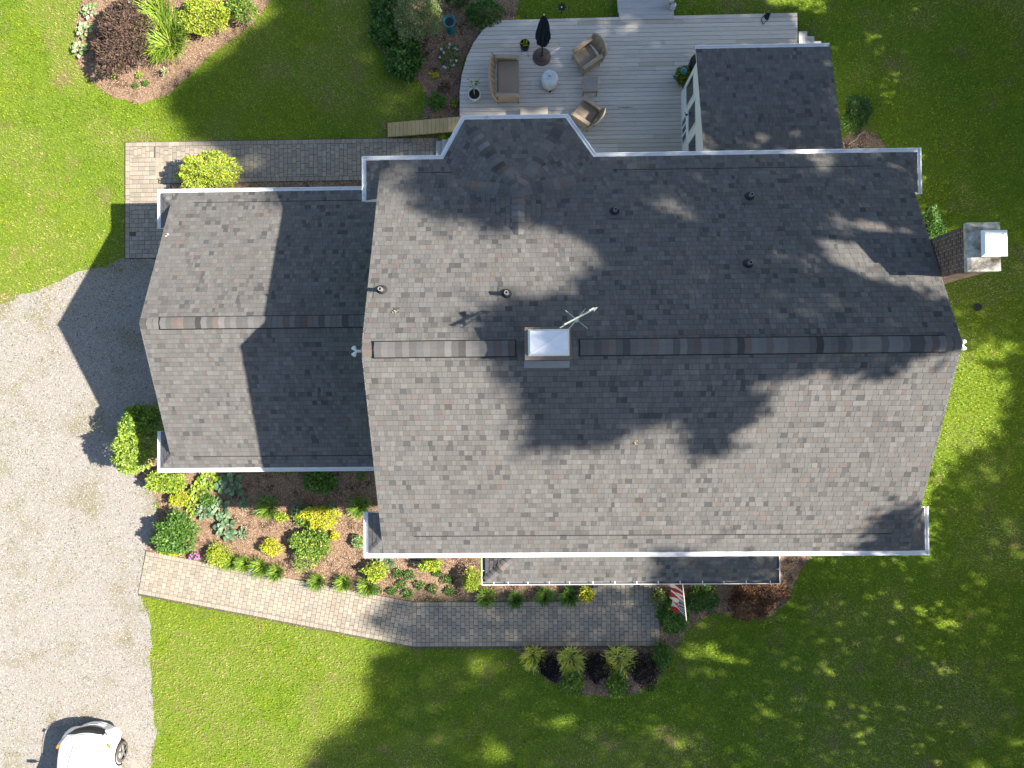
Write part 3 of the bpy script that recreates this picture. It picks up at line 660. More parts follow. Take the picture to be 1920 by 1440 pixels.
# ridge chimney with steel lid
def chimney(x0, x1, y0, y1, z0, z1, name='chimney', nbrick=120, vis=('W', 'S', 'E', 'N')):
    core = MB().box(((x0+x1)/2, (y0+y1)/2, (z0+z1)/2), (x1-x0-.02, y1-y0-.02, z1-z0)).build(name, 'mortar', house)
    bl, bh, g = .21, .062, .020; r = random.Random(8); lst = []
    row = 0; z = z1-.005
    while z-bh > z0:
        zc = z-bh/2
        for face in vis:
            a, c = (x0, x1) if face in 'SN' else (y0, y1); u = a-(bl/2 if row % 2 else 0)
            while u < c-.01:
                s0, s1 = max(u, a), min(u+bl, c)
                if s1-s0 > .04:
                    m = (s0+s1)/2; l = s1-s0-g
                    if face == 'S': q = ((m, y0+.027, zc), (l, .05, bh))
                    elif face == 'N': q = ((m, y1-.027, zc), (l, .05, bh))
                    elif face == 'W': q = ((x0+.027, m, zc), (.05, l, bh))
                    else: q = ((x1-.027, m, zc), (.05, l, bh))
                    lst.append((q, face, z))
                u += bl+g*.0
        z -= bh+g; row += 1
    rest = MB(); n = 0
    for q, face, z in lst:
        k = r.uniform(.75, 1.2); t = tuple(v*k for v in r.choice([(.185, .115, .085), (.165, .10, .08), (.21, .13, .095), (.14, .09, .075), (.13, .10, .085)]))
        if face in ('W', 'S') and n < nbrick: MB().box(q[0], q[1], t=t).build('brick', 'brick', core); n += 1
        else: rest.box(q[0], q[1], t=t)
    if rest.v: rest.build('bricks', 'brick', core, kind='stuff')
    return core
ct = 8.72
cx0, cx1 = rx(984, 645, ct), rx(1071, 645, ct); cy0, cy1 = float(P(1028, 675, ct)[1]), float(P(1028, 613, ct)[1])
ch = chimney(cx0+.04, cx1-.04, cy0+.04, cy1-.04, 7.2, ct-.06, nbrick=60)
b = MB()
for (xa, xb, ya, yb) in ((cx0, cx1, cy0, cy0+.09), (cx0, cx1, cy1-.05, cy1), (cx0, cx0+.07, cy0+.09, cy1-.05), (cx1-.04, cx1, cy0+.09, cy1-.05)): b.box(((xa+xb)/2, (ya+yb)/2, ct-.03), (xb-xa, yb-ya, .06), t=(.20, .155, .125))
b.build('brick_rim', 'brick', ch)
def lid(xa, xb, ya, yb, z, rise, parent, skirt=.12, inset=.05, name='lid'):
    m = ((xa+xb)/2, (ya+yb)/2); i = inset
    V = [(xa, ya, z), (xb, ya, z), (xb, yb, z), (xa, yb, z), (xa+i, ya+i, z+skirt), (xb-i, ya+i, z+skirt), (xb-i, yb-i, z+skirt), (xa+i, yb-i, z+skirt), (*m, z+skirt+rise)]
    b = MB(); b.quads(V, [(0, 1, 5, 4), (1, 2, 6, 5), (2, 3, 7, 6), (3, 0, 4, 7), (4, 5, 8), (5, 6, 8), (6, 7, 8), (7, 4, 8)]); o = b.build(name, 'steel', parent)
    for k in (4, 5, 6, 7): MB().tube([V[k], (m[0], m[1], z+skirt+rise+.004)], .006, 5).build('seam', 'steel', o)
    return o
lid(cx0+.07, cx1-.04, cy0+.09, cy1-.05, ct, .05, ch, .10, .05)
b = MB(); b.box(((cx0+cx1)/2, cy0-.05, float(zmain(0, cy0-.1))+.03), (cx1-cx0+.04, .18, .02), tilt=Matrix.Rotation(math.atan(T), 3, 'X')); b.build('flashing', 'pipe', ch)
# gable chimney on the east wall
kt = 8.2; kx0, kx1 = rx(1815, 460, kt), rx(1878, 460, kt); ky0, ky1 = float(P(1845, 508, kt)[1]), float(P(1845, 416, kt)[1])
ec = chimney(kx0+.05, kx1-.05, ky0+.04, ky1-.04, 0, kt-.16, nbrick=240, vis=('W', 'S', 'E', 'N'))
b = MB(); V = []
for (e, z) in ((0, kt-.16), (0, kt-.04), (.07, kt), (.12, kt+.01)):
    V += [(kx0+e, ky0+e, z), (kx1-e, ky0+e, z), (kx1-e, ky1-e, z), (kx0+e, ky1-e, z)]
F = [(3, 2, 1, 0)]
for j in range(3): F += [(j*4+i, j*4+(i+1) % 4, j*4+4+(i+1) % 4, j*4+4+i) for i in range(4)]
F.append((12, 13, 14, 15)); b.quads(V, F); cro = b.build('crown', 'crown', ec)
fz = kt+.26; fx0, fx1 = rx(1843, 455, fz), rx(1893, 455, fz); fy0_, fy1_ = float(P(1868, 480, fz)[1]), float(P(1868, 430, fz)[1])
MB().box(((fx0+fx1)/2+.04, (fy0_+fy1_)/2, kt+.08), (.28, .36, .2), t=(.24, .10, .06)).build('flue_tile', 'brick', ec)
for sx in (-1, 1):
    for sy in (-1, 1): MB().box(((fx0+fx1)/2+.03+sx*.15, (fy0_+fy1_)/2+sy*.2, kt+.13), (.02, .02, .3)).build('cap_leg', 'steel', ec)
lid(fx0, fx1, fy0_, fy1_, fz-.07, .05, ec, .06, .06, 'rain_cap')
# floodlights at the gable peaks
for (u, v, sx) in ((668, 660, -1), (1804, 641, 1)):
    xw = WX0 if sx < 0 else WX1; z = ZRG-.45; x = rx(u, v, z); y = float(P(u, v, z)[1])
    o = MB().box(((xw+x)/2, YR, z), (abs(x-xw)+.04, .06, .06)).build('floodlight', 'lampwhite', house)
    for s in (-1, 1):
        d = Vector((sx*.55, s*.6, -.5)).normalized(); c0 = Vector((x, YR, z)); b = MB(); b.tube([c0, c0+d*.04, c0+d*.06, c0+d*.14], [.02, .024, .035, .062], 14); b.build('lamp_head', 'lampwhite', o, smooth=False)
# ------------------------------------------------------------------ weather vane
wv = P(1081, 599, 9.35); vb = (wv[0], wv[1], 7.85)
vane = thing('weather_vane', vb, 'verdigris weather vane with running horse beside the ridge chimney', 'weather vane')
MB().tube([(wv[0], wv[1], 7.6), (wv[0], wv[1], 9.75)], [.016, .008], 8).build('mast', 'verdigris', vane)
MB().lathe((wv[0], wv[1], 9.30), [(.001, -.06), (.05, -.03), (.06, 0), (.05, .03), (.001, .06)], 12).build('ball', 'verdigris', vane, smooth=True)
for a in (R(-40), R(50)):
    d = Vector((math.cos(a), math.sin(a), 0)); c0 = Vector((wv[0], wv[1], 9.35))
    MB().tube([c0-d*.26, c0+d*.26], .007, 6).build('direction_arm', 'verdigris', vane)
    for s in (-1, 1):
        e = c0+d*(.28*s); MB().box(e, (.05, .012, .06), rz=a).build('direction_letter', 'verdigris', vane)
va = R(28); vd = Vector((math.cos(va), math.sin(va), 0))
horse = [(-.36, .19), (-.33, .27), (-.24, .22), (-.12, .20), (.02, .19), (.12, .22), (.20, .32), (.25, .38), (.28, .36), (.36, .30), (.35, .26), (.28, .27), (.24, .20), (.22, .12), (.30, .06), (.36, .08), (.38, .04), (.30, .0), (.18, .06), (.10, .08), (-.06, .08), (-.12, .06), (-.20, -.02), (-.30, -.06), (-.34, -.04), (-.30, .0), (-.24, .04), (-.22, .10), (-.26, .15), (-.34, .13)]
b = MB(); n = len(horse); V = []; q = Vector((-vd.y, vd.x, 0))
for s in (-1, 1):
    for x, z in horse: V.append(tuple(Vector((wv[0], wv[1], 9.62))+vd*x+q*(s*.011)+Vector((0, 0, z))))
b.quads(V, [tuple(range(n))[::-1], tuple(range(n, 2*n))]+[(i, (i+1) % n, n+(i+1) % n, n+i) for i in range(n)]); b.build('horse_figure', 'verdigris', vane)
c0 = Vector((wv[0], wv[1], 9.58)); b = MB(); b.tube([c0-vd*.42, c0+vd*.40], .011, 6); b.tube([c0+vd*.38, c0+vd*.50], [.05, .003], 6); b.build('arrow', 'verdigris', vane)
# ------------------------------------------------------------------ deck
DZ = .5
deck = thing('wooden_deck', (3, 9.5, 0), 'weathered grey board deck with rounded corner behind the house', 'deck')
dp = ccw(list(deck_poly)); yt = max(p[1] for p in dp); yb_ = WY1; rd = random.Random(2)
nr = int((yt-yb_)/.146); row0 = yt
for i in range(nr+1):
    y1_ = yt-i*.146; y0_ = y1_-.134
    if y1_ < yb_: break
    ym = (y0_+y1_)/2
    xs = sorted(x for k in range(len(dp)) for x in ([dp[k][0]+(dp[(k+1) % len(dp)][0]-dp[k][0])*(ym-dp[k][1])/(dp[(k+1) % len(dp)][1]-dp[k][1])] if (dp[k][1] > ym) != (dp[(k+1) % len(dp)][1] > ym) else []))
    if len(xs) < 2: continue
    xa, xb = xs[0], xs[-1]; cuts = [xa]
    while cuts[-1] < xb-2.4:
        cuts.append(cuts[-1]+rd.choice([1.2, 2.4, 3.0, 3.6, 4.2]))
    if xb-cuts[-1] < .6 and len(cuts) > 1: cuts.pop()
    cuts.append(xb)
    for a, c in zip(cuts, cuts[1:]):
        k = rd.uniform(.90, 1.08); t = (.57*k, .52*k, .455*k)
        if rd.random() < .05: t = (.50*k, .44*k, .36*k)
        if a == xa: a -= .45
        poly = clip_convex([(a+.002, y0_), (c-.002, y0_), (c-.002, y1_), (a+.002, y1_)], dp) if i < 40 else [(a, y0_), (c, y0_), (c, y1_), (a, y1_)]
        if len(poly) >= 3: MB().prism(poly, DZ-.035, DZ+rd.uniform(-.002, .002), t).build('board', 'deck', deck)
MB().prism([tuple(bk*0+np.array(q)+(np.array([3, 9])-np.array(q))*.012) for q in dp], .02, DZ-.04).build('frame', 'asphalt', deck)  # frame coloured near-black to paint in the shade of the board gaps
# stair up at the top, steps on the right, steps beside the bay
sx0, sx1 = rx(1159, 10, .5), rx(1262, 10, .5); ysx = float(P(1200, 31, .5)[1])
for i in range(5):
    y = ysx+.11+i*.29
    for k in (0, 1): MB().box(((sx0+sx1)/2+(0 if i else .02), y-.07+k*.145-.07, .5-.0-(.1*i)), (sx1-sx0, .138, .035), t=(.46, .45, .43)).build('stair_board', 'deck', deck)
    MB().box(((sx0+sx1)/2, y-.2, .40-.1*i), (sx1-sx0-.04, .03, .18), t=(.24, .24, .24)).build('riser', 'deckside', deck)
for i in range(3):
    x = rx(1497, 70, .4)+.16+i*.29-(.0); yT = float(P(1500, 60+i*6, .35)[1])
    for k in (0, 1): MB().box((x+k*.145-.145*.5, (yT+9.6)/2, .38-.13*i), (.138, yT-9.6, .03), t=(.46, .45, .43)).build('stair_board', 'deck', deck)
    MB().box((x+.13, (yT+9.6)/2, .30-.13*i), (.03, yT-9.6, .14)).build('riser', 'deckside', deck)
for i in range(3):
    x = rx(848-i*12, 275, .3); MB().box((x, 8.42, .40-.13*i), (.27, 1.0, .035), t=(.46, .45, .43)).build('stair_board', 'deck', deck); MB().box((x-.12, 8.42, .32-.13*i), (.02, 1.0, .13)).build('riser', 'deckside', deck)
# plank ramp
rp = thing('plank_ramp', P(795, 240, 0), 'yellow pine plank ramp leaning up to the deck corner', 'ramp')
ra, rb = np.array(P(727, 244, .12)), np.array(P(870, 232, .5)); d = (rb-ra); L = np.linalg.norm(d); d /= L; q = np.array([-d[1], d[0], 0]); q /= np.linalg.norm(q); n = 19; r2 = random.Random(4)
for i in range(n):
    c = ra+d*((i+.5)*L/n); hw = .245; k = r2.uniform(.9, 1.1); b = MB(); e = L/n/2-.003; up = np.array([0, 0, .03])
    V = [c-d*e-q*hw, c+d*e-q*hw, c+d*e+q*hw, c-d*e+q*hw]; V = V+[v+up for v in V]
    b.quads(V, [(0, 3, 2, 1), (0, 1, 5, 4), (1, 2, 6, 5), (2, 3, 7, 6), (3, 0, 4, 7), (4, 5, 6, 7)], (.50*k, .36*k, .17*k)); b.build('plank', 'ramp', rp)
for s in (-1, 1):
    b = MB(); b.tube([ra+q*s*.2-np.array([0, 0, .05]), rb+q*s*.2-np.array([0, 0, .05])], .04, 4, t=(.45, .33, .16)); b.build('rail', 'ramp', rp)
# ------------------------------------------------------------------ deck furniture
def fr_xy(c, yaw):
    """local frame: +x forward, returns mapper"""
    ca, sa = math.cos(yaw), math.sin(yaw)
    return lambda x, y, z: (c[0]+x*ca-y*sa, c[1]+x*sa+y*ca, c[2]+z)
def obox(f, yaw, c, d, m, name, parent, bevel=.02, tilt=None):
    return MB().box(f(*c), d, rz=yaw, tilt=tilt).build(name, m, parent, bevel=bevel)
def wicker_seat(name, label, u, v, yaw, wd, dp, group=None):
    c = P(u, v, DZ); t = thing(name, c, label, 'chair' if wd < 1 else 'loveseat', group); f = fr_xy(c, yaw)
    obox(f, yaw, (.02, 0, .36), (dp-.06, wd-.16, .10), 'wickerseat', 'seat', t, .03)
    obox(f, yaw, (.0, 0, .24), (dp-.04, wd-.06, .14), 'wicker', 'apron', t, .02)
    # curved reclining back, thicker at its rim
    b = MB(); n = 9; th = .05; V = []
    for k in range(n):
        y = (k/(n-1)-.5)*(wd); bow = .10*(1-(2*k/(n-1)-1)**2); top = .80+.10*(1-(2*k/(n-1)-1)**2)
        for (xx, z) in ((-dp/2+.04-bow, .30), (-dp/2-.10-bow*1.15, top), (-dp/2-.10-bow*1.15-th, top), (-dp/2+.04-bow-th, .30)): V.append(f(xx, y, z))
    F = []
    for k in range(n-1):
        for j in range(4): l = (j+1) % 4; F.append((k*4+j, k*4+l, k*4+4+l, k*4+4+j))
    F += [(0, 1, 2, 3), tuple((n-1)*4+j for j in (3, 2, 1, 0))]; b.quads(V, F); bk_ = b.build('backrest', 'wicker', t, bevel=.012)
    for k in range(1, n-1, 2 if wd < 1 else 1):
        y = (k/(n-1)-.5)*wd; bow = .10*(1-(2*k/(n-1)-1)**2)
        MB().tube([f(-dp/2+.055-bow, y, .42), f(-dp/2-.085-bow*1.15, y, .80)], .012, 5).build('rib', 'wickerseat', bk_)
    for s in (-1, 1):
        y = s*(wd/2-.06); b = MB()
        pts = [f(-dp/2-.03, y, .66), f(-.1, y, .64), f(dp/2-.10, y, .60), f(dp/2-.01, y, .55)]
        for a_, b_, c_ in ((0, 0, 0),):
            V = []
            for p in pts:
                for (dy, dz) in ((-.07, -.02), (.07, -.02), (.07, .03), (-.07, .03)):
                    V.append((p[0]-math.sin(yaw)*dy, p[1]+math.cos(yaw)*dy, p[2]+dz))
            F = [(i*4+j, i*4+(j+1) % 4, i*4+4+(j+1) % 4, i*4+4+j) for i in range(3) for j in range(4)]+[(3, 2, 1, 0), (12, 13, 14, 15)]
            b.quads(V, F)
        ar = b.build('arm', 'wicker', t, bevel=.02)
        obox(f, yaw, (-.02, s*(wd/2-.06), .44), (dp-.12, .035, .34), 'wicker', 'side_panel', ar, .01)
        for xx in (-dp/2+.05, dp/2-.06): MB().tube([f(xx, s*(wd/2-.07), .22), f(xx*1.05, s*(wd/2-.06), 0)], [.028, .02], 8).build('leg', 'wickerseat', t)
    return t
wicker_seat('wicker_loveseat', 'brown wicker loveseat facing the covered fire pit', 953, 158, 0, 1.42, .78)
wicker_seat('wicker_armchair', 'brown wicker armchair catching sun right of the closed umbrella', 1098, 117, math.atan2(-.52, -.85), .80, .74)
wicker_seat('wicker_armchair', 'shaded brown wicker armchair tucked against the bay eave corner', 1096, 221, math.atan2(.60, -.79), .78, .74)
def small_table(name, label, cat, u, v, wx, wy, h):
    c = P(u, v, DZ); t = thing(name, c, label, cat); f = fr_xy(c, 0)
    obox(f, 0, (0, 0, h-.02), (wx-.07, wy-.07, .05), 'cushion', 'top', t, .015)
    for (dx, dy, w_, l_) in ((0, wy/2-.02, wx, .04), (0, -wy/2+.02, wx, .04), (wx/2-.02, 0, .04, wy-.08), (-wx/2+.02, 0, .04, wy-.08)): obox(f, 0, (dx, dy, h-.05), (w_, l_, .10), 'wicker', 'apron', t, .008)
    for sx in (-1, 1):
        for sy in (-1, 1): MB().tube([f(sx*(wx/2-.03), sy*(wy/2-.03), h-.1), f(sx*(wx/2-.02), sy*(wy/2-.02), 0)], .022, 8).build('leg', 'wickerseat', t)
small_table('wicker_ottoman', 'square taupe-topped wicker ottoman between the two armchairs', 'ottoman', 1105, 167, .50, .50, .40)
small_table('coffee_table', 'taupe-topped wicker coffee table half under the bay gutter', 'table', 1001, 224, .92, .55, .42)
# umbrella
c = P(1016, 107, DZ); ub = thing('patio_umbrella', c, 'closed navy patio umbrella on round bronze base', 'umbrella')
MB().lathe(c, [(.31, 0), (.31, .03), (.29, .05), (.22, .07), (.20, .075), (.20, .10), (.17, .12), (.06, .14), (.04, .30), (.03, .30)], 32).build('base', 'bronze', ub, smooth=False)
MB().tube([(c[0], c[1], DZ+.1), (c[0], c[1], DZ+2.72)], .022, 10).build('pole', 'black', ub)
b = MB(); n = 48; zz = [2.66, 2.45, 2.2, 1.9, 1.6, 1.3, 1.08, .98]; rad = [.02, .09, .13, .165, .19, .20, .175, .15]; V = []
for j, (z, r0) in enumerate(zip(zz, rad)):
    for i in range(n):
        a = 2*math.pi*i/n; k = 1+.24*math.sin(8*a+.5*j)*(j > 0)+.10*math.sin(19*a+j); V.append((c[0]+r0*k*math.cos(a), c[1]+r0*k*math.sin(a), DZ+z-(.05*math.sin(8*a) if j > 5 else 0)))
F = [(j*n+i, (j+1)*n+i, (j+1)*n+(i+1) % n, j*n+(i+1) % n) for j in range(len(zz)-1) for i in range(n)]; b.quads(V, F); b.build('canopy', 'navy', ub, smooth=True)
MB().lathe((c[0], c[1], DZ+2.66), [(.02, 0), (.028, .03), (.02, .06), (.004, .08)], 10).build('finial', 'pole', ub)
MB().tube([(c[0], c[1], DZ+1.42), (c[0]+.2, c[1]-.02, DZ+1.40)], .012, 5).build('tie', 'navy', ub)
# covered fire pit
c = P(1030, 158, DZ); fp = thing('fire_pit', c, 'round fire pit under a pale drawstring cover on deck', 'fire pit')
b = MB(); n = 36; prof = [(.25, .08), (.275, .12), (.285, .30), (.28, .46), (.26, .50), (.20, .515), (.12, .50), (.05, .525), (.0, .53)]; V = []
for j, (r0, z) in enumerate(prof):
    for i in range(n):
        a = 2*math.pi*i/n; k = 1+.025*math.sin(7*a+j*.7)+.02*math.sin(13*a-j); V.append((c[0]+r0*k*math.cos(a), c[1]+r0*k*math.sin(a), DZ+z+(.012*math.sin(5*a+j*2) if 3 < j < 8 else 0)))
b.quads(V, [(j*n+i, j*n+(i+1) % n, (j+1)*n+(i+1) % n, (j+1)*n+i) for j in range(len(prof)-1) for i in range(n)]); cv = b.build('cover', 'cover', fp, smooth=True)
MB().tube([(c[0]-.06, c[1]+.03, DZ+.53), (c[0]-.02, c[1]+.06, DZ+.555), (c[0]+.05, c[1]+.03, DZ+.53)], .012, 6).build('handle', 'pipe', cv)
for k in range(3):
    a = .6+k*2.1; MB().box((c[0]+.25*math.cos(a), c[1]+.25*math.sin(a), DZ+.05), (.06, .06, .1)).build('foot', 'black', fp)
MB().lathe((c[0], c[1], DZ+.06), [(.26, 0), (.27, .04)], 24).build('bowl', 'black', fp)
# ---- leaves
def leafmesh(name, base, dirs, nrm_, L, W, tints, m, parent, fold=.25, droop=0.):
    """pointed leaves of 2 quads: base, widest, tip"""
    base = np.asarray(base); N = len(base); d = dirs/np.linalg.norm(dirs, axis=1, keepdims=True)
    s = np.cross(d, nrm_); s /= (np.linalg.norm(s, axis=1, keepdims=True)+1e-6); u = np.cross(s, d)
    L = np.broadcast_to(np.asarray(L, float), (N,))[:, None]; W = np.broadcast_to(np.asarray(W, float), (N,))[:, None]
    mid = base+d*L*.5; tip = base+d*L-np.array([0, 0, 1])*droop*L
    V = np.stack([base, mid+s*W*.5+u*W*fold, tip, mid-s*W*.5+u*W*fold], 1).reshape(-1, 3)
    i = np.arange(N)[:, None]*4; F = np.concatenate([i+np.array([0, 1, 2]), i+np.array([0, 2, 3])], 1).reshape(-1, 3)
    return mesh_np(name, V, F, m, np.repeat(tints, 2, 0), parent)
def palette(cols, n, jit=.22):
    c = np.array(cols)[rng.integers(0, len(cols), n)]; return c*(1+rng.uniform(-jit, jit, (n, 1)))
def unit(n):
    v = rng.normal(size=(n, 3)); return v/np.linalg.norm(v, axis=1, keepdims=True)
G_BRIGHT = [(.24, .36, .03), (.32, .43, .045), (.17, .29, .03), (.40, .48, .09)]
G_MID = [(.085, .20, .025), (.11, .235, .03), (.065, .155, .022), (.15, .27, .04)]
G_DARK = [(.045, .115, .02), (.06, .145, .028), (.038, .095, .02)]
G_LIME = [(.42, .48, .03), (.52, .54, .04), (.32, .42, .03), (.48, .48, .03)]
G_YEL = [(.70, .60, .03), (.62, .56, .03), (.54, .52, .04), (.42, .46, .03)]
G_BLUE = [(.16, .26, .13), (.20, .30, .16), (.13, .22, .11), (.24, .33, .20)]
G_BURG = [(.10, .065, .055), (.14, .085, .065), (.075, .05, .045), (.12, .095, .05), (.16, .10, .08)]
G_PURP = [(.022, .018, .022), (.032, .024, .028), (.016, .014, .018)]
G_VARI = [(.28, .35, .12), (.22, .29, .09), (.36, .41, .18), (.15, .22, .06)]
G_RED = [(.16, .07, .045), (.20, .10, .05), (.12, .05, .04), (.24, .15, .07)]
def shrub(name, label, u, v, rx_, ry_, h, cols, n, ll=.09, lw=.045, z0=0., group=None, lump=.22, m='leaf', stems=5, extra=None, cat='shrub', inner=.55):
    n = int(n*1.8); zc = z0+h*.55; c = P(u, v, zc); k = (HC-zc)/FPX; ax_, ay_ = rx_*k, ry_*k
    t = thing(name, (c[0], c[1], z0), label, cat, group)
    lob = unit(14); lob[:, 2] = np.abs(lob[:, 2]); amp = rng.uniform(-lump*.6, lump, 14)
    d = unit(n); d[:, 2] = np.where(rng.random(n) < .85, np.abs(d[:, 2]), d[:, 2]*.5)
    nt_ = int(n*.72); rho = np.sqrt(rng.random(nt_))*.97; th = rng.uniform(0, 6.283, nt_); d[:nt_] = np.stack([rho*np.cos(th), rho*np.sin(th), np.sqrt(1-rho**2)], 1)
    f = 1+sum(amp[i]*np.exp(-8*((d-lob[i])**2).sum(1)) for i in range(14))*1.6
    r = (1-(1-inner)*.6*rng.random(n)**1.7)*f
    gap = fbm(c[0]*3+d[:, 0]*1.3, c[1]*3+d[:, 1]*1.3, 2.6); r = r*(.66+.60*gap)
    base = np.stack([c[0]+d[:, 0]*r*ax_*.93, c[1]+d[:, 1]*r*ay_*.93, z0+h*.42+d[:, 2]*r*h*.55], 1)
    dr = d*[.9, .9, .35]+unit(n)*[.8, .8, .55]+np.array([0, 0, .12]); nr = unit(n)*.6+np.array([0, 0, 1.])
    leafmesh('foliage', base-dr*ll*.3, dr, nr, ll*rng.uniform(.7, 1.25, n), lw*rng.uniform(.8, 1.2, n), palette(cols, n, .38), m, t)
    for i in range(stems):
        a = 6.28*i/stems+.3; MB().tube([(c[0]+.03*math.cos(a), c[1]+.03*math.sin(a), z0), (c[0]+ax_*.25*math.cos(a), c[1]+ay_*.25*math.sin(a), z0+h*.4), (c[0]+ax_*.5*math.cos(a), c[1]+ay_*.5*math.sin(a), z0+h*.75)], [.016, .011, .005], 5).build('stem', 'stem', t)
    if extra:
        ecol, en, es = extra; d = unit(en); d[:, 2] = np.abs(d[:, 2])*.8+.3
        base = np.stack([c[0]+d[:, 0]*ax_*.9, c[1]+d[:, 1]*ay_*.9, z0+h*.5+d[:, 2]*h*.5], 1)
        q = np.repeat(base, 5, 0); a = np.tile(np.arange(5)*1.2566, en); dr = np.stack([np.cos(a), np.sin(a), np.full_like(a, .35)], 1)
        leafmesh('flowers', q, dr, np.tile([0, 0, 1.], (len(q), 1)), es, es*.8, palette(ecol, len(q), .1), 'petal', t)['kind'] = 'stuff'
    return t
def strap(name, label, u, v, r_px, h, cols, n, wd=.022, z0=0., group=None, arch=.75, cat='plant', squash=1., spread=.5):
    """clump of arching sword leaves"""
    c = P(u, v, z0+.05); k = HC/FPX; rad = r_px*k; t = thing(name, c, label, cat, group)
    a = rng.uniform(0, 6.283, n); l = rad*rng.uniform(.35, .75, n); hh = h*rng.uniform(.6, 1.1, n); a2 = a+rng.normal(0, .8, n); b0 = np.sqrt(rng.random(n))*rad*spread; ox_, oy_ = b0*np.cos(a2), b0*np.sin(a2)
    V = []; seg = 5; dx, dy = np.cos(a), np.sin(a)*squash
    for j in range(seg):
        s = j/(seg-1); x = c[0]+ox_+dx*l*s; y = c[1]+oy_*squash+dy*l*s; z = z0+hh*(1-(1-1.55*s*arch-.0)**2*1.0)*1.0
        z = z0+hh*(np.sin(np.minimum(s*2.3*arch+.0, 2.6)))
        w_ = wd*(1-.85*s**2)*.5; V.append(np.stack([x-dy*w_, y+dx*w_, z+.004], 1)); V.append(np.stack([x+dy*w_, y-dx*w_, z+.004], 1))
    V = np.stack(V, 1).reshape(-1, 3); i = np.arange(n)[:, None]*(2*seg); F = np.concatenate([i+np.array([2*j, 2*j+1, 2*j+3, 2*j+2]) for j in range(seg-1)], 1).reshape(-1, 4)
    mesh_np('foliage', V, F, 'leaf', np.repeat(palette(cols, n, .25), seg-1, 0), t); return t
def hosta(name, label, u, v, r_px, cols, n=22, z0=0., edge=None, group=None, cat='plant'):
    c = P(u, v, z0+.1); rad = r_px*HC/FPX; t = thing(name, c, label, cat, group); b = MB()
    for i in range(n):
        a = i*2.399+rng.uniform(-.2, .2); q = (i+.5)/n; l = rad*(.42+.45*q)*rng.uniform(.85, 1.1)*.85; r0 = rad*(.08+.42*q); el = R(62-50*q)
        col = tuple(np.array(cols[rng.integers(0, len(cols))])*rng.uniform(.85, 1.15)); d = np.array([math.cos(a), math.sin(a), 0]); s = np.array([-d[1], d[0], 0])
        o = np.array([c[0], c[1], z0+.06+.16*(1-q)])+d*r0
        pts = []
        for (f, wv_) in ((0, .05), (.25, .40), (.55, .50), (.82, .30), (1, .02)):
            e = el*(1-f*.9); p = o+d*(l*f*math.cos(el*.6))+np.array([0, 0, l*.45*math.sin(min(f*2.4, 2.6))*math.sin(el+.3)])
            pts.append((p-s*l*wv_*.72+np.array([0, 0, .02]), p, p+s*l*wv_*.72+np.array([0, 0, .02])))
        lb = MB()
        for j in range(4):
            A, B = pts[j], pts[j+1]
            for k in (0, 1): lb.quads([A[k], A[k+1], B[k+1], B[k]], [(0, 1, 2, 3)], col)
        lb.build('leaf', 'leaf', t)
    return t
# pots, stand, grill and other things on the deck
def pot(name, label, u, v, r0, h, m, z0=DZ):
    c = P(u, v, z0+h*.5); c[2] = z0; t = thing(name, c, label, 'pot')
    MB().lathe(c, [(r0*.72, 0), (r0*.95, h*.75), (r0*1.08, h*.8), (r0*1.08, h), (r0*.92, h), (r0*.90, h*.86)], 24, cap=False).build('pot_wall', m, t, smooth=False)
    MB().lathe((c[0], c[1], c[2]+h*.80), [(r0*.93, 0), (r0*.5, .02), (.01, .03)], 20).build('soil', 'soil', t); return t, c
t, c = pot('planter_pot', 'white round pot with a staked bare sapling beside the loveseat', 890, 180, .20, .36, 'pot')
MB().tube([(c[0], c[1], DZ+.3), (c[0]+.03, c[1]+.05, DZ+1.25)], .010, 6).build('stake', 'pole', t)
MB().tube([(c[0]-.02, c[1]+.02, DZ+.3), (c[0]-.02, c[1]+.1, DZ+.75), (c[0]-.12, c[1]+.2, DZ+.95)], [.013, .009, .004], 6).build('stem', 'stem', t)
MB().tube([(c[0]-.02, c[1]+.1, DZ+.72), (c[0]+.16, c[1]+.08, DZ+.92)], [.008, .003], 6).build('stem', 'stem', t)
nl = 26; bs = np.array([c[0], c[1], DZ+.85])+np.stack([rng.uniform(-.18, .2, nl), rng.uniform(.02, .25, nl), rng.uniform(-.1, .2, nl)], 1); leafmesh('foliage', bs, unit(nl), np.tile([0, 0, 1.], (nl, 1)), .10, .04, palette(G_BRIGHT+G_DARK, nl), 'leaf', t)
c = P(984, 100, DZ); ps = thing('plant_stand', c, 'small grey metal plant stand under the black pot', 'plant stand')
for a in range(4):
    g = .785+a*1.571; MB().tube([(c[0]+.12*math.cos(g), c[1]+.12*math.sin(g), DZ+.40), (c[0]+.17*math.cos(g), c[1]+.17*math.sin(g), DZ)], .011, 6).build('leg', 'pipe', ps)
MB().lathe((c[0], c[1], DZ+.38), [(.15, 0), (.15, .02), (.13, .02)], 20).build('ring', 'pipe', ps)
for k in (-1, 1): MB().tube([(c[0]-.14, c[1]-.13+k*.03, DZ+.14), (c[0]+.10, c[1]-.05+k*.03, DZ+.14)], .010, 6).build('rail', 'steel', ps)
c2 = P(982, 88, DZ+.6)
bp = thing('black_flowerpot', (c[0], c[1], DZ+.40), 'black flowerpot with yellow-green shoots on metal stand', 'pot')
MB().lathe((c[0], c[1], DZ+.40), [(.12, 0), (.155, .20), (.165, .26), (.145, .26), (.14, .2)], 22, cap=False).build('pot_wall', 'black', bp)
MB().lathe((c[0], c[1], DZ+.58), [(.14, 0), (.01, .02)], 18).build('soil', 'soil', bp)
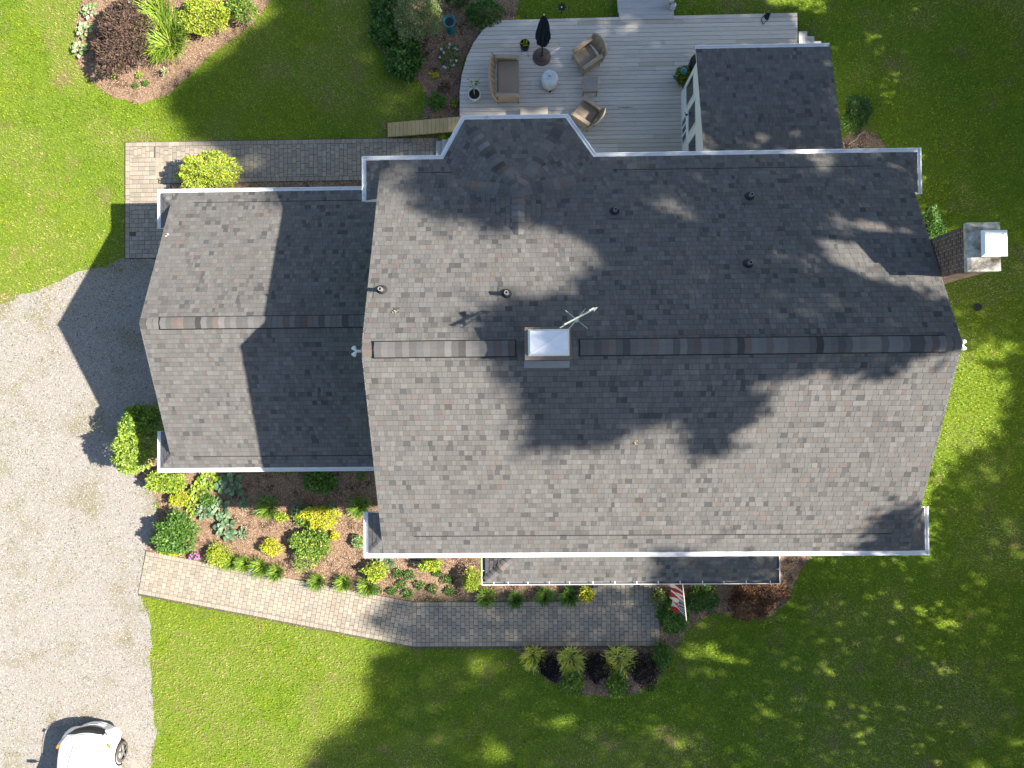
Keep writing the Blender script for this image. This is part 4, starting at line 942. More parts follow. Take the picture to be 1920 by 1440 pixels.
nl = 16; bs = np.tile([c[0], c[1], DZ+.60], (nl, 1))+rng.uniform(-.06, .06, (nl, 3))*[1, 1, .1]; leafmesh('foliage', bs, unit(nl)*[1, 1, .3]+[0, 0, .9], unit(nl), .26, .03, palette(G_LIME, nl), 'leaf', bp)
# grill under a black cover at the sun room corner
c = P(1303, 140, DZ); gr = thing('covered_grill', c, 'grill under a black cover against the sun room corner', 'grill')
b = MB(); n = 20; V = []
for (sx, sy, z) in ((.34, .30, .02), (.34, .30, .55), (.36, .31, .75), (.34, .28, .98), (.22, .16, 1.10)):
    for i in range(n):
        a = 2*math.pi*i/n; e = 3.0; ca, sa = math.cos(a), math.sin(a); q = (abs(ca)**e+abs(sa)**e)**(-1/e); V.append((c[0]+sx*q*ca, c[1]+sy*q*sa, DZ+z))
b.quads(V, [(j*n+i, j*n+(i+1) % n, (j+1)*n+(i+1) % n, (j+1)*n+i) for j in range(4) for i in range(n)]+[tuple(range(4*n, 5*n))]); b.build('cover', 'black', gr, smooth=True)
for sx in (-1, 1): MB().lathe((c[0]+sx*.26, c[1]-.2, DZ), [(.05, 0), (.05, .06)], 12).build('wheel', 'rubber', gr)
t, c = pot('planter_pot', 'dark pot of red-tinged leaves beside the sun room wall', 1279, 150, .17, .32, 'bronze')
nl = 420; d = unit(nl); d[:, 2] = np.abs(d[:, 2]); bs = np.array([c[0]-.02, c[1]-.02, DZ+.40])+d*[.27, .30, .30]*rng.uniform(.4, 1, (nl, 1)); leafmesh('foliage', bs, d+unit(nl)*.7, unit(nl)+[0, 0, .8], .13, .06, palette(G_MID+G_BRIGHT+[(.18, .08, .04), (.22, .14, .04)], nl), 'leaf', t)
c = P(1282, 133, DZ+1.0); gz = thing('gazing_globe', (c[0], c[1], DZ), 'teal glass globe on a stake in the planter', 'globe')
b = MB(); b.lathe((c[0], c[1], DZ+1.0), [(.11*math.sin(a), -.11*math.cos(a)) for a in np.linspace(.05, 3.09, 12)], 20); b.build('globe', 'teal', gz, smooth=True); MB().tube([(c[0], c[1], DZ+.3), (c[0], c[1], DZ+.9)], .008, 6).build('stake', 'black', gz)
c = P(1434, 38, DZ); bgx = thing('folded_sling_chair', c, 'small black folding frame with slack cloth at the deck edge', 'camp stool')
for (a, b_) in (((-.13, .05, .03), (-.07, -.14, .02)), ((-.07, -.14, .02), (.08, -.02, .06)), ((-.13, .05, .03), (.0, .13, .22)), ((.0, .13, .22), (.10, .10, .24)), ((.08, -.02, .06), (.10, .10, .24))): MB().tube([c+np.array(a), c+np.array(b_)], .012, 6).build('frame_tube', 'black', bgx)
b = MB(); b.quads([c+np.array(q) for q in ((-.06, .07, .08), (.02, -.02, .06), (.10, -.02, .07), (.12, .10, .24), (.0, .15, .23), (.03, .05, .13))], [(0, 1, 5), (1, 2, 5), (2, 3, 5), (3, 4, 5), (4, 0, 5)]); b.build('sling', 'navy', bgx)
c = P(1255, 4, .55); bu = thing('white_bucket', c, 'white plastic bucket on the stair edge at the top', 'bucket'); MB().lathe(c, [(.12, 0), (.145, .32), (.155, .32), (.155, .36), (.13, .36), (.125, .30), (.01, .30)], 24).build('bucket_wall', 'pot', bu); MB().tube([(c[0]-.15, c[1], .9), (c[0]-.1, c[1]-.12, .86), (c[0]+.1, c[1]-.12, .86), (c[0]+.15, c[1], .9)], .006, 5).build('handle', 'pipe', bu)
c = P(1261, 15, .52); ln_ = thing('deck_lantern', c, 'round glass lantern beside the white bucket', 'lantern'); MB().lathe(c, [(.09, 0), (.09, .03), (.075, .05), (.075, .20), (.09, .21), (.06, .25), (.02, .27)], 20).build('glass_body', 'lamp', ln_); MB().lathe((c[0], c[1], .52+.27), [(.02, 0), (.03, .03), (.005, .05)], 12).build('lid', 'pipe', ln_); MB().tube([(c[0]-.09, c[1]+.0, .75), (c[0]-.16, c[1]+.04, .75)], .012, 5).build('handle', 'black', ln_)
c = P(1050, 34, 0); fd = thing('garden_stake', c, 'black petal-shaped metal garden stake behind the deck', 'garden stake'); tp = P(1053, 14, 1.0)
MB().tube([(tp[0], tp[1], 0), (tp[0], tp[1], 1.0)], .012, 6).build('pole', 'black', fd)
for i in range(8):
    a = i*.785; MB().box((tp[0]+.09*math.cos(a), tp[1]+.09*math.sin(a), 1.0), (.13, .06, .008), rz=a, tilt=Matrix.Rotation(-.3, 3, 'Y')).build('petal', 'black', fd)
MB().lathe((tp[0], tp[1], 1.0), [(.025, 0), (.025, .03), (.005, .045)], 10).build('bulb', 'pot', fd)
c = P(842, 48, 0); bb = thing('bird_bath', c, 'teal glazed bird bath beside the round variegated shrub', 'bird bath'); tp = P(842, 40, .65)
MB().lathe((tp[0], tp[1], 0), [(.16, 0), (.15, .05), (.06, .12), (.05, .5), (.09, .56)], 20).build('pedestal', 'teal', bb, smooth=True); MB().lathe((tp[0], tp[1], .625), [(.15, 0), (.01, .002)], 24).build('water', 'glass', bb); MB().lathe((tp[0], tp[1], .55), [(.05, 0), (.20, .07), (.235, .12), (.20, .12), (.14, .06), (.01, .045)], 28).build('bowl', 'teal', bb, smooth=True)
# ------------------------------------------------------------------ flag on the porch
fa, fb = np.array([float(P(1279, 1095, 2.25)[0]), PRY+.25, 2.15]), np.array(P(1287, 1165, 2.75)); fl = thing('flag_on_pole', (fa[0], fa[1], 0), 'striped red and white flag with blue canton on a slanting porch pole', 'flag')
MB().tube([fa, fb], .016, 8).build('pole', 'pole', fl); MB().lathe(fb, [(.0, -.03), (.028, 0), (0.0, .03)], 10).build('finial', 'bronze', fl)
b = MB(); nu, nv = 26, 26; dpole = fb-fa; V = []
for j in range(nv+1):
    for i in range(nu+1):
        s = .36+.58*i/nu; h_ = j/nv; p = fa+dpole*s
        wob = .06*math.sin(i*.55+h_*3)*h_+.03*math.sin(i*1.2+1+h_*5)*h_
        V.append((p[0]-.25*h_**.9+wob*.5, p[1]+.08*h_+wob, p[2]-.85*h_**1.1-.02))
w1 = nu+1
for j in range(nv):
    for i in range(nu):
        red = ((nu-1-i)//2) % 2 == 0; col = (.30, .03, .035) if red else (.55, .53, .50)
        if i >= nu-14 and j < 11: col = (.02, .03, .10) if not (i % 2 == 0 and j % 2 == 0) else (.6, .6, .62)
        b.quads([V[j*w1+i], V[j*w1+i+1], V[(j+1)*w1+i+1], V[(j+1)*w1+i]], [(0, 1, 2, 3)], col)
b.build('cloth', 'cloth', fl, smooth=False)
# ------------------------------------------------------------------ car on the drive
CX, CYF = -14.83, -11.10
car = thing('parked_car', (CX, CYF-2.2, 0), 'white car parked nose-up on the gravel drive', 'car')
secs = [(0, .66, .34, .52, .60), (.05, .82, .26, .60, .76), (.22, .915, .22, .76, .90), (.55, .93, .20, .90, .99), (.9, .945, .20, .93, 1.03), (1.30, .95, .20, .96, 1.07), (1.8, .95, .20, .97, 1.09), (3.0, .95, .20, .98, 1.10), (4.1, .94, .22, .98, 1.10), (4.55, .88, .28, .92, 1.04), (4.70, .70, .36, .80, .90)]
b = MB(); V = []; k = 14
for (dy, hw, zb, zs_, zt) in secs:
    prof = [(-.7, zb), (-.95, zb+.05), (-1, zb+(zs_-zb)*.35), (-1.0, zb+(zs_-zb)*.7), (-.985, zs_), (-.88, zt-.02), (-.45, zt+.015), (.45, zt+.015), (.88, zt-.02), (.985, zs_), (1, zb+(zs_-zb)*.7), (1, zb+(zs_-zb)*.35), (.95, zb+.05), (.7, zb)]
    for a, z in prof: V.append((CX+a*hw, CYF-dy, z))
F = [(i*k+j, i*k+(j+1) % k, (i+1)*k+(j+1) % k, (i+1)*k+j) for i in range(len(secs)-1) for j in range(k)]+[tuple(range(k))[::-1], tuple(range((len(secs)-1)*k, len(secs)*k))]
b.quads(V, F); body = b.build('body', 'carpaint', car, smooth=True, subsurf=2)
g = MB(); V = []
cab = [(1.22, .80, 1.06, 1.07), (1.95, .74, 1.06, 1.50), (2.3, .72, 1.07, 1.60), (3.3, .72, 1.07, 1.62), (3.9, .72, 1.07, 1.52), (4.5, .76, 1.05, 1.08)]
for (dy, hw, zb, zt) in cab:
    for a, z in ((-1.12, zb-.05), (-1.06, zb+(zt-zb)*.4), (-.96, zb+(zt-zb)*.85), (-.75, zt), (.75, zt), (.96, zb+(zt-zb)*.85), (1.06, zb+(zt-zb)*.4), (1.12, zb-.05)): V.append((CX+a*hw, CYF-dy, z))
g.quads(V, [(i*8+j, i*8+j+1, (i+1)*8+j+1, (i+1)*8+j) for i in range(5) for j in range(7)]); g.build('windscreen', 'carglass', car, smooth=True, subsurf=1)
g = MB(); V = []
for (dy, hw, zt) in ((1.98, .66, 1.53), (2.3, .69, 1.615), (3.3, .69, 1.635), (3.85, .67, 1.555)):
    for a, z in ((-1, -.03), (-.8, 0), (0, .02), (.8, 0), (1, -.03)): V.append((CX+a*hw, CYF-dy, zt+z))
g.quads(V, [(i*5+j, i*5+j+1, (i+1)*5+j+1, (i+1)*5+j) for i in range(3) for j in range(4)]); g.build('roof_panel', 'carpaint', car, smooth=True)
# grille, bumper lip, headlights
for pts in ([(-.66, .20, .94), (-.78, .45, 1.005), (-.82, .8, 1.045), (-.80, 1.24, 1.085)], [(.66, .20, .94), (.78, .45, 1.005), (.82, .8, 1.045), (.80, 1.24, 1.085)], [(-.66, .20, .94), (-.35, .13, .915), (0, .11, .905), (.35, .13, .915), (.66, .20, .94)], [(-.30, .30, .975), (-.42, .8, 1.055), (-.48, 1.2, 1.09)], [(.30, .30, .975), (.42, .8, 1.055), (.48, 1.2, 1.09)]):
    MB().tube([(CX+a, CYF-b_, c_) for a, b_, c_ in pts], .008, 5).build('bonnet_seam', 'pipe', car)
for s in (-1, 1): MB().tube([(CX+s*.1, CYF-1.27, 1.10), (CX+s*.1+.5, CYF-1.40, 1.17)], .012, 5).build('wiper', 'carblack', car)
def arcband(y0, amp, z0, z1, xh, dyo, m, name, n=12, off=0):
    b = MB(); V = []
    for i in range(n+1):
        a = (i/n*2-1); x = CX+off+a*xh; y = CYF+y0-amp*a*a
        V += [(x, y+dyo, z0), (x, y, z1), (x, y-.10, z1+.005), (x, y+dyo-.10, z0)]
    b.quads(V, [(i*4+j, i*4+(j+1) % 4, i*4+4+(j+1) % 4, i*4+4+j) for i in range(n) for j in range(4)]); return b.build(name, m, car, smooth=False)
arcband(.055, .17, .60, .79, .70, .03, 'carblack', 'grille'); arcband(.06, .36, .22, .34, .86, .02, 'carpaint', 'bumper'); arcband(.07, .34, .36, .50, .80, .03, 'carpaint', 'bumper')
MB().box((CX+.05, CYF+.10, .46), (.32, .015, .10)).build('number_plate', 'pot', car)
for s in (-1, 1):
    hl = MB(); V = [(CX+s*.60, CYF-.10, .74), (CX+s*.86, CYF-.34, .80), (CX+s*.90, CYF-.52, .90), (CX+s*.70, CYF-.30, .885), (CX+s*.58, CYF-.14, .82)]
    hl.quads([(x+s*.03, y+.04, z+.06) for x, y, z in V], [(0, 1, 2, 3, 4)]); hh_ = hl.build('headlight', 'lamp', car)
    MB().box((CX+s*.865, CYF-.42, .965), (.06, .12, .03), rz=s*.5).build('indicator', 'amber', hh_)
    mr = MB(); mr.tube([(CX+s*.90, CYF-1.52, 1.06), (CX+s*1.02, CYF-1.50, 1.10)], .025, 8); mr.box((CX+s*1.09, CYF-1.50, 1.13), (.20, .11, .14)); mr.build('side_mirror', 'carpaint', car, bevel=.02)
    for yy in (.90, 3.72):
        wl = thing_w = MB(); x0_ = CX+s*.76; cyl = []; n = 28
        V = []
        for (xo, r0) in ((0, .30), (0, .34), (.05, .345), (.17, .345), (.215, .325), (.225, .26), (.21, .235)):
            for i in range(n): a = 2*math.pi*i/n; V.append((x0_+s*xo, CYF-yy+r0*math.cos(a), .345+r0*math.sin(a)))
        wl.quads(V, [(j*n+i, j*n+(i+1) % n, (j+1)*n+(i+1) % n, (j+1)*n+i) for j in range(6) for i in range(n)]); wo = wl.build('wheel', 'tyre', car, smooth=False)
        rim = MB()
        for i in range(5):
            a = i*1.2566; rim.tube([(x0_+s*.215, CYF-yy, .345), (x0_+s*.205, CYF-yy+.235*math.cos(a), .345+.235*math.sin(a))], [.035, .028], 6)
        rim.quads([(x0_+s*.15, CYF-yy+.24*math.cos(2*math.pi*i/20), .345+.24*math.sin(2*math.pi*i/20)) for i in range(20)], [tuple(range(20))]); rim.build('rim', 'alloy', wo)
        ar = MB(); V = []
        for i in range(13):
            a = math.pi*i/12-.0
            for (xo, r0) in ((.10, .37), (.192, .37), (.192, .43), (.10, .43)): V.append((x0_+s*xo, CYF-yy+r0*math.cos(a), .345+r0*math.sin(a)))
        ar.quads(V, [(i*4+j, i*4+(j+1) % 4, i*4+4+(j+1) % 4, i*4+4+j) for i in range(12) for j in range(4)]); ar.build('wheel_arch', 'carblack', car)
# ------------------------------------------------------------------ planting
S = shrub
# top-left island bed
S('burgundy_shrub', 'large burgundy-brown shrub with spiky leaves in the far left bed', 225, 72, 62, 68, .95, G_BURG, 2600, .15, .045, m='dryleaf', lump=.3)
strap('daylily_clump', 'large arching bright green daylily clump beside the burgundy shrub', 318, 78, 56, .60, G_BRIGHT+[(.12, .24, .03)], 520, .034)
strap('daylily_clump', 'daylily clump at the top edge between burgundy and yellow shrubs', 300, 30, 40, .55, G_BRIGHT, 260, .032)
S('spirea_shrub', 'golden-green spirea shrub at the top left bed edge', 385, 28, 55, 44, .75, G_LIME+G_BRIGHT, 2400, .07, .035)
S('leafy_shrub', 'green leafy shrub right of the golden spirea at top', 452, 16, 34, 28, .7, G_BRIGHT+G_MID, 1000, .08, .04)
for u, v, l in ((150, 92, 'lowest'), (160, 58, 'middle'), (170, 22, 'topmost')):
    hosta('variegated_hosta', 'pale white-edged hosta, %s of three left of the burgundy shrub' % l, u, v, 17, [(.50, .55, .36), (.42, .50, .25), (.20, .32, .10)], 18)
S('flower_clump', 'white flowers behind the burgundy shrub at the top edge', 243, 4, 16, 12, .7, G_MID, 240, .07, .03, extra=([(.75, .74, .68)], 22, .05), cat='plant')
S('flower_clump', 'red and pink blooms at the top edge of the left bed', 272, -4, 12, 10, .7, G_MID, 160, .07, .03, extra=([(.6, .03, .08), (.7, .4, .4)], 24, .05), cat='plant')
for i, (u, v, l) in enumerate(((192, 137, 'leftmost pale seedling in the open mulch'), (214, 140, 'pale seedling second from left in the open mulch'), (262, 141, 'pale seedling below the daylilies, upper right of the mulch'), (254, 161, 'lowest seedling in the open mulch of the left bed'), (273, 156, 'green seedling rightmost in the open mulch of left bed'))):
    S('seedling', l, u, v, 7, 6, .12, G_BRIGHT if i < 3 else G_MID, 60, .06, .03, stems=1, cat='plant')
S('flower_clump', 'small cream flowering plant at the tip of the left bed daylilies', 309, 134, 7, 9, .25, [(.5, .5, .3), (.4, .42, .2)], 70, .07, .03, stems=1, cat='plant')
# bed beside the deck
S('round_shrub', 'clipped round pale variegated shrub at the top beside the bird bath', 783, 30, 53, 50, 1.5, G_VARI, 4200, .06, .034, lump=.1, inner=.75)
S('broadleaf_plant', 'dark green broad-leaved mass below the round variegated shrub', 757, 106, 42, 42, .6, G_MID+G_DARK, 900, .15, .09, lump=.3)
S('broadleaf_plant', 'dark green broad-leaved plant left of the round variegated shrub', 724, 58, 32, 38, .6, G_MID+G_DARK, 700, .15, .09, lump=.3)
S('broadleaf_plant', 'dark green broad-leaved plant at the top left of the deck bed', 716, 10, 26, 26, .6, G_DARK+G_MID, 450, .14, .08, lump=.3)
S('flower_clump', 'pale pink flowering plant in the bed beside the rounded deck corner', 842, 108, 22, 26, .55, G_DARK+G_MID, 260, .09, .035, extra=([(.62, .42, .50), (.70, .60, .62)], 13, .06), cat='plant')
S('seedling', 'tiny yellow-green plant in mulch below the pink flowers', 815, 141, 9, 6, .16, G_YEL, 80, .07, .03, stems=1, cat='plant')
S('leafy_shrub', 'small bright green bush at the ramp end of the deck bed', 820, 191, 19, 20, .5, G_MID+[(.14, .28, .03)], 520, .08, .04)
S('seedling', 'tiny leafy plant against the deck edge right of bright bush', 852, 193, 7, 9, .2, G_MID+G_LIME, 60, .07, .03, stems=1, cat='plant')
S('leafy_shrub', 'dark green shrub behind the rounded deck corner', 905, 28, 36, 30, .8, G_DARK+G_MID, 1100, .10, .035)
S('leafy_shrub', 'dark green shrub at the top edge above the bird bath', 858, 2, 24, 14, .8, G_DARK, 500, .09, .035)
S('stone_plant', 'low reddish ground plant above the bright deck-bed bush', 833, 163, 14, 12, .15, G_RED+[(.3, .24, .2)], 150, .06, .04, stems=1, cat='plant')
# garage sides
S('round_shrub', 'big rounded sunlit bush against the back garage wall', 388, 324, 66, 42, 1.25, G_BRIGHT+G_LIME+[(.40, .48, .15)], 3600, .075, .042, lump=.08, inner=.75)
S('laurel_shrub', 'sunlit glossy bush hugging the front garage corner at the gravel', 254, 843, 40, 48, 1.9, G_BRIGHT+[(.34, .44, .14)], 2100, .12, .045)
S('laurel_shrub', 'upper glossy bush by the garage wall, half in shade', 270, 788, 36, 34, 1.75, G_BRIGHT+G_MID, 1700, .12, .045)
S('leafy_shrub', 'bright green bush below the garage gutter corner', 312, 904, 42, 25, .7, G_BRIGHT, 1300, .10, .045)
S('spirea_shrub', 'yellow-green mound at the gravel edge below the corner bush', 336, 934, 22, 16, .45, G_LIME, 620, .06, .03)
hosta('bright_hosta', 'bright yellow-green hosta just under the garage gutter', 393, 898, 22, G_BRIGHT+[(.40, .46, .14)], 24)
hosta('bright_hosta', 'bright yellow-green hosta below the gutter hosta, by the mound', 372, 922, 19, G_BRIGHT+[(.40, .46, .14)], 22)
hosta('bright_hosta', 'small bright hosta nearest the round dark bush', 362, 950, 15, G_BRIGHT, 16)
S('leafy_shrub', 'small dark green bush among the hostas', 392, 938, 16, 14, .35, G_MID, 260, .07, .035)
for u, v, r0, l in ((432, 908, 28, 'blue-green hosta right under the garage gutter'), (384, 958, 19, 'blue-green hosta left of the pair in the front bed'), (414, 954, 22, 'blue-green hosta right of the pair in the front bed'), (425, 990, 24, 'lowest blue-green hosta standing alone in sunlit mulch'), (458, 944, 12, 'small blue-green hosta at the shade line of the front bed'), (455, 1000, 11, 'smallest blue-green hosta right of the lone hosta')):
    hosta('blue_hosta', l, u, v, r0, G_BLUE, 20)
strap('daylily_clump', 'dark grassy clump in the shaded mulch under the garage eave', 506, 950, 27, .4, G_MID+G_BRIGHT, 260, .02)
strap('daylily_clump', 'dark grassy clump in shade beside the main house corner', 676, 950, 25, .4, G_MID+G_BRIGHT, 260, .02)
S('leafy_shrub', 'leafy green plant at the garage wall in the shaded mulch', 598, 902, 36, 22, .5, G_MID+[(.13, .26, .05)], 420, .14, .07, stems=3)
S('seedling', 'tiny sprout in shaded mulch near the house corner', 677, 893, 9, 9, .2, G_MID, 60, .08, .03, stems=1, cat='plant')
S('round_shrub', 'round dark green bush at the gravel end of the front walk', 330, 1000, 45, 44, .9, G_MID+[(.12, .24, .06)], 1500, .11, .05, lump=.15)
S('spirea_shrub', 'low yellow plant at the corner where walk meets gravel', 322, 1034, 24, 9, .3, G_LIME, 380, .06, .03)
S('flower_clump', 'magenta flowers edging the front walk', 366, 1043, 11, 8, .25, G_MID, 80, .06, .03, extra=([(.55, .15, .50), (.62, .25, .55)], 18, .045), stems=2, cat='plant')
S('spirea_shrub', 'yellow-green mound at the walk beside the magenta flowers', 408, 1040, 26, 26, .5, G_LIME+G_BRIGHT, 800, .06, .03)
S('spirea_shrub', 'small golden mound in open mulch, middle of the front bed', 508, 1026, 21, 17, .4, G_YEL+G_LIME, 640, .055, .03)
S('spirea_shrub', 'largest golden-lime mound in the front bed', 602, 968, 40, 26, .6, G_YEL+G_LIME, 1500, .06, .03)
S('spirea_shrub', 'tiny golden plant just below the largest golden mound', 628, 1005, 10, 10, .25, G_YEL, 180, .05, .03)
S('silver_plant', 'silvery plant left of the largest golden mound', 563, 955, 15, 14, .3, G_BLUE, 200, .09, .04, cat='plant')
S('silver_plant', 'silvery plant right of the largest golden mound', 620, 954, 14, 12, .3, G_BLUE, 200, .09, .04, cat='plant')
S('leafy_shrub', 'low lime plant right of the dark grassy clump', 528, 970, 15, 9, .2, G_BRIGHT+G_LIME, 160, .08, .03)
S('leafy_shrub', 'sprawling green bush in the middle of the front bed', 582, 1022, 46, 38, .5, G_MID+G_BRIGHT, 1300, .09, .04, lump=.4)
S('leafy_shrub', 'spreading green plant left below the golden mound', 572, 976, 22, 14, .3, G_MID+G_BRIGHT, 320, .09, .04)
S('leafy_shrub', 'low pale green plant beside the main house gutter corner', 672, 1015, 16, 14, .3, G_BLUE+G_BRIGHT, 240, .08, .04)
wl_ = ['first daylily tuft from the gravel end of the walk', 'second daylily tuft from the gravel end of the walk', 'third daylily tuft from the gravel end of the walk', 'fourth daylily tuft from the gravel end of the walk', 'lone daylily tuft overhanging the sunny walk, left of a pair', 'daylily tuft overhanging the sunny walk, left of the lime mound', 'daylily tuft at the foot of the lime mound by the walk', 'sunlit daylily tuft below the porch gutter corner', 'shaded daylily tuft by a missing paver under the porch', 'shaded daylily tuft second from the porch entry pot', 'shaded daylily tuft next to the porch entry pot']
for (u, v, r0), l in zip(((435, 1052, 17), (461, 1056, 17), (490, 1062, 19), (520, 1072, 16), (597, 1090, 17), (645, 1092, 17), (689, 1098, 18), (912, 1118, 20), (967, 1122, 16), (1021, 1116, 18), (1067, 1117, 19)), wl_):
    strap('daylily_clump', l, u, v, r0*1.15, .34, G_BRIGHT+G_MID if u < 940 else G_MID, 260, .017)  # tufts in shade take a darker palette, shade painted into the leaves
S('spirea_shrub', 'lime-green mound by the walk below the main gutter', 704, 1072, 24, 22, .5, G_LIME+G_BRIGHT, 800, .065, .035)
S('spirea_shrub', 'lime-green mound tucked under the main gutter', 808, 1058, 21, 16, .5, G_LIME+G_BRIGHT, 560, .07, .035)
S('spirea_shrub', 'lime-green mound against the porch gutter corner', 884, 1088, 20, 24, .6, G_LIME+G_BRIGHT, 760, .07, .035)
hosta('blue_hosta', 'pale hosta peeking from under the main gutter', 722, 1050, 20, G_BLUE, 16)
tuft = ['second tuft from left in the upper row', 'third tuft from left in the upper row', 'left tuft of the middle pair', 'right tuft of the middle pair', 'second from left along the walk', 'second from right along the walk', 'third from left along the walk', 'rightmost of the upper row by the porch mound', 'leftmost along the walk', 'rightmost along the walk', 'fourth from left in the upper row']
for i, (u, v) in enumerate(((745, 1075), (768, 1078), (752, 1095), (786, 1098), (735, 1108), (812, 1104), (765, 1112), (838, 1086), (706, 1106), (842, 1108), (820, 1074))):
    S('ground_cover_tuft', 'low dull green ground cover, '+tuft[i], u, v, 11, 10, .14, G_DARK+G_MID, 110, .06, .03, stems=1, cat='plant', group='low tufts between lime mounds and walk')
for i, (u, v, l) in enumerate(((1098, 1110, 'flower pot with yellow and pale blooms left of the porch entry'), (1231, 1114, 'flower pot with trailing pale foliage right of the porch entry'))):
    t, c = pot('entry_pot', l, u, v, .17, .34, 'bronze', 0.04); nl = 360; d = unit(nl); d[:, 2] = np.abs(d[:, 2]); bs = np.array([c[0], c[1], .44])+d*[.24, .27, .22]*rng.uniform(.3, 1, (nl, 1)); leafmesh('foliage', bs, d+unit(nl)*.6, unit(nl)+[0, 0, .8], .08, .05, palette((G_YEL+G_BRIGHT) if i == 0 else (G_VARI+G_MID+[(.3, .12, .12)]), nl), 'leaf', t)
S('leafy_shrub', 'green bush under the flag at the porch walk end', 1262, 1150, 34, 38, .7, G_MID+[(.12, .26, .04)], 1300, .10, .045)
S('leafy_shrub', 'dark green bush right of the flag below the porch', 1318, 1122, 34, 26, .7, G_MID+G_DARK, 1000, .09, .04)
S('red_maple_shrub', 'wispy red-brown thread-leaf maple below the porch roof', 1412, 1122, 52, 36, .9, G_RED, 2400, .12, .028, m='dryleaf', lump=.35, stems=7)
# half-moon bed
for (u, v, r0, l) in ((1001, 1230, 25, 'yellow-green spiky plant, left of three in half-moon bed'), (1070, 1236, 29, 'yellow-green spiky plant, middle of three in half-moon bed'), (1160, 1236, 32, 'yellow-green spiky plant, right of three in half-moon bed')):
    strap('spiky_lily', l, u, v, r0, .42, [(.74, .76, .12), (.85, .82, .25), (.55, .62, .10)], 210, .032, arch=.62, spread=.62)
for (u, v, r0, l) in ((1030, 1252, 23, 'smallest near-black purple shrub, left of three'), (1117, 1250, 27, 'near-black purple shrub, middle of three'), (1207, 1254, 31, 'largest near-black purple shrub, right of three')):
    S('purple_shrub', l, u, v, r0, r0+2, .55, G_PURP, 1500, .06, .022, m='dryleaf')
S('leafy_shrub', 'green leafy plant at the left curve of the half-moon bed', 1073, 1283, 24, 25, .5, G_MID+G_BRIGHT, 620, .12, .045)
S('leafy_shrub', 'green leafy plant at the bottom of the half-moon bed, right', 1155, 1282, 21, 24, .5, G_MID+G_BRIGHT, 620, .12, .045)
S('leafy_shrub', 'loose green plant at the right end of the half-moon bed', 1242, 1228, 20, 28, .5, G_MID, 420, .12, .035)
S('leafy_shrub', 'green shrub by the brick gable chimney', 1747, 420, 20, 32, .8, G_MID+G_DARK, 700, .10, .045)
S('leafy_shrub', 'dark low bush beside the sun room roof edge', 1606, 212, 26, 38, .5, G_DARK, 1000, .09, .035)
# ------------------------------------------------------------------ tall trees east of the lawn: their shade falls across roof and grass
nz = lambda u, v, s: fbm(u/100., v/100., s)
SHADE = [
    [(1060, 425), (1105, 450), (1135, 490), (1112, 520), (1085, 548), (1040, 570), (1000, 566), (950, 568), (915, 588), (900, 612), (925, 650), (945, 690), (975, 735), (985, 800), (990, 845), (1012, 850), (1050, 822), (1085, 835), (1115, 838), (1150, 812), (1185, 795), (1230, 790), (1285, 776), (1298, 830), (1318, 848), (1345, 838), (1362, 795), (1400, 788), (1425, 760), (1400, 715), (1440, 690), (1500, 700), (1540, 672), (1600, 684), (1660, 705), (1700, 680), (1740, 655), (1815, 648), (1830, 560), (1790, 250), (1600, 60), (1300, -40), (830, -150), (560, -150), (520, 20), (470, 70), (420, 120), (360, 160), (310, 190), (330, 225), (360, 250), (400, 268), (480, 262), (640, 262), (650, 330), (860, 300), (905, 330), (930, 370), (950, 405)],
    [(765, 325), (830, 316), (900, 330), (930, 400), (940, 432), (905, 440), (885, 408), (840, 392), (800, 396), (768, 378)],
    [(420, 268), (700, 262), (700, 345), (440, 345)],
    [(1636, 985), (1680, 965), (1735, 955), (1742, 1040), (1600, 1045), (1625, 1020)],
    [(1560, 60), (1560, -150), (2150, -150), (2150, 640), (1990, 632), (1930, 650), (1880, 640), (1830, 625), (1780, 600), (1690, 290)],
    [(1905, 700), (1985, 640), (2150, 630), (2150, 900), (1930, 860), (1880, 830)],
    [(1880, 700), (1850, 690), (1870, 665), (1930, 660), (1990, 690), (1930, 720)],
    [(1755, 900), (1800, 858), (1850, 845), (1900, 835), (1960, 860), (2150, 880), (2150, 1600), (560, 1600), (585, 1440), (605, 1400), (640, 1375), (690, 1345), (700, 1300), (695, 1255), (720, 1220), (750, 1200), (690, 1160), (720, 1130), (800, 1118), (870, 1108), (960, 1110), (1060, 1110), (1200, 1100), (1240, 1040), (1480, 1046), (1740, 1046)],
]
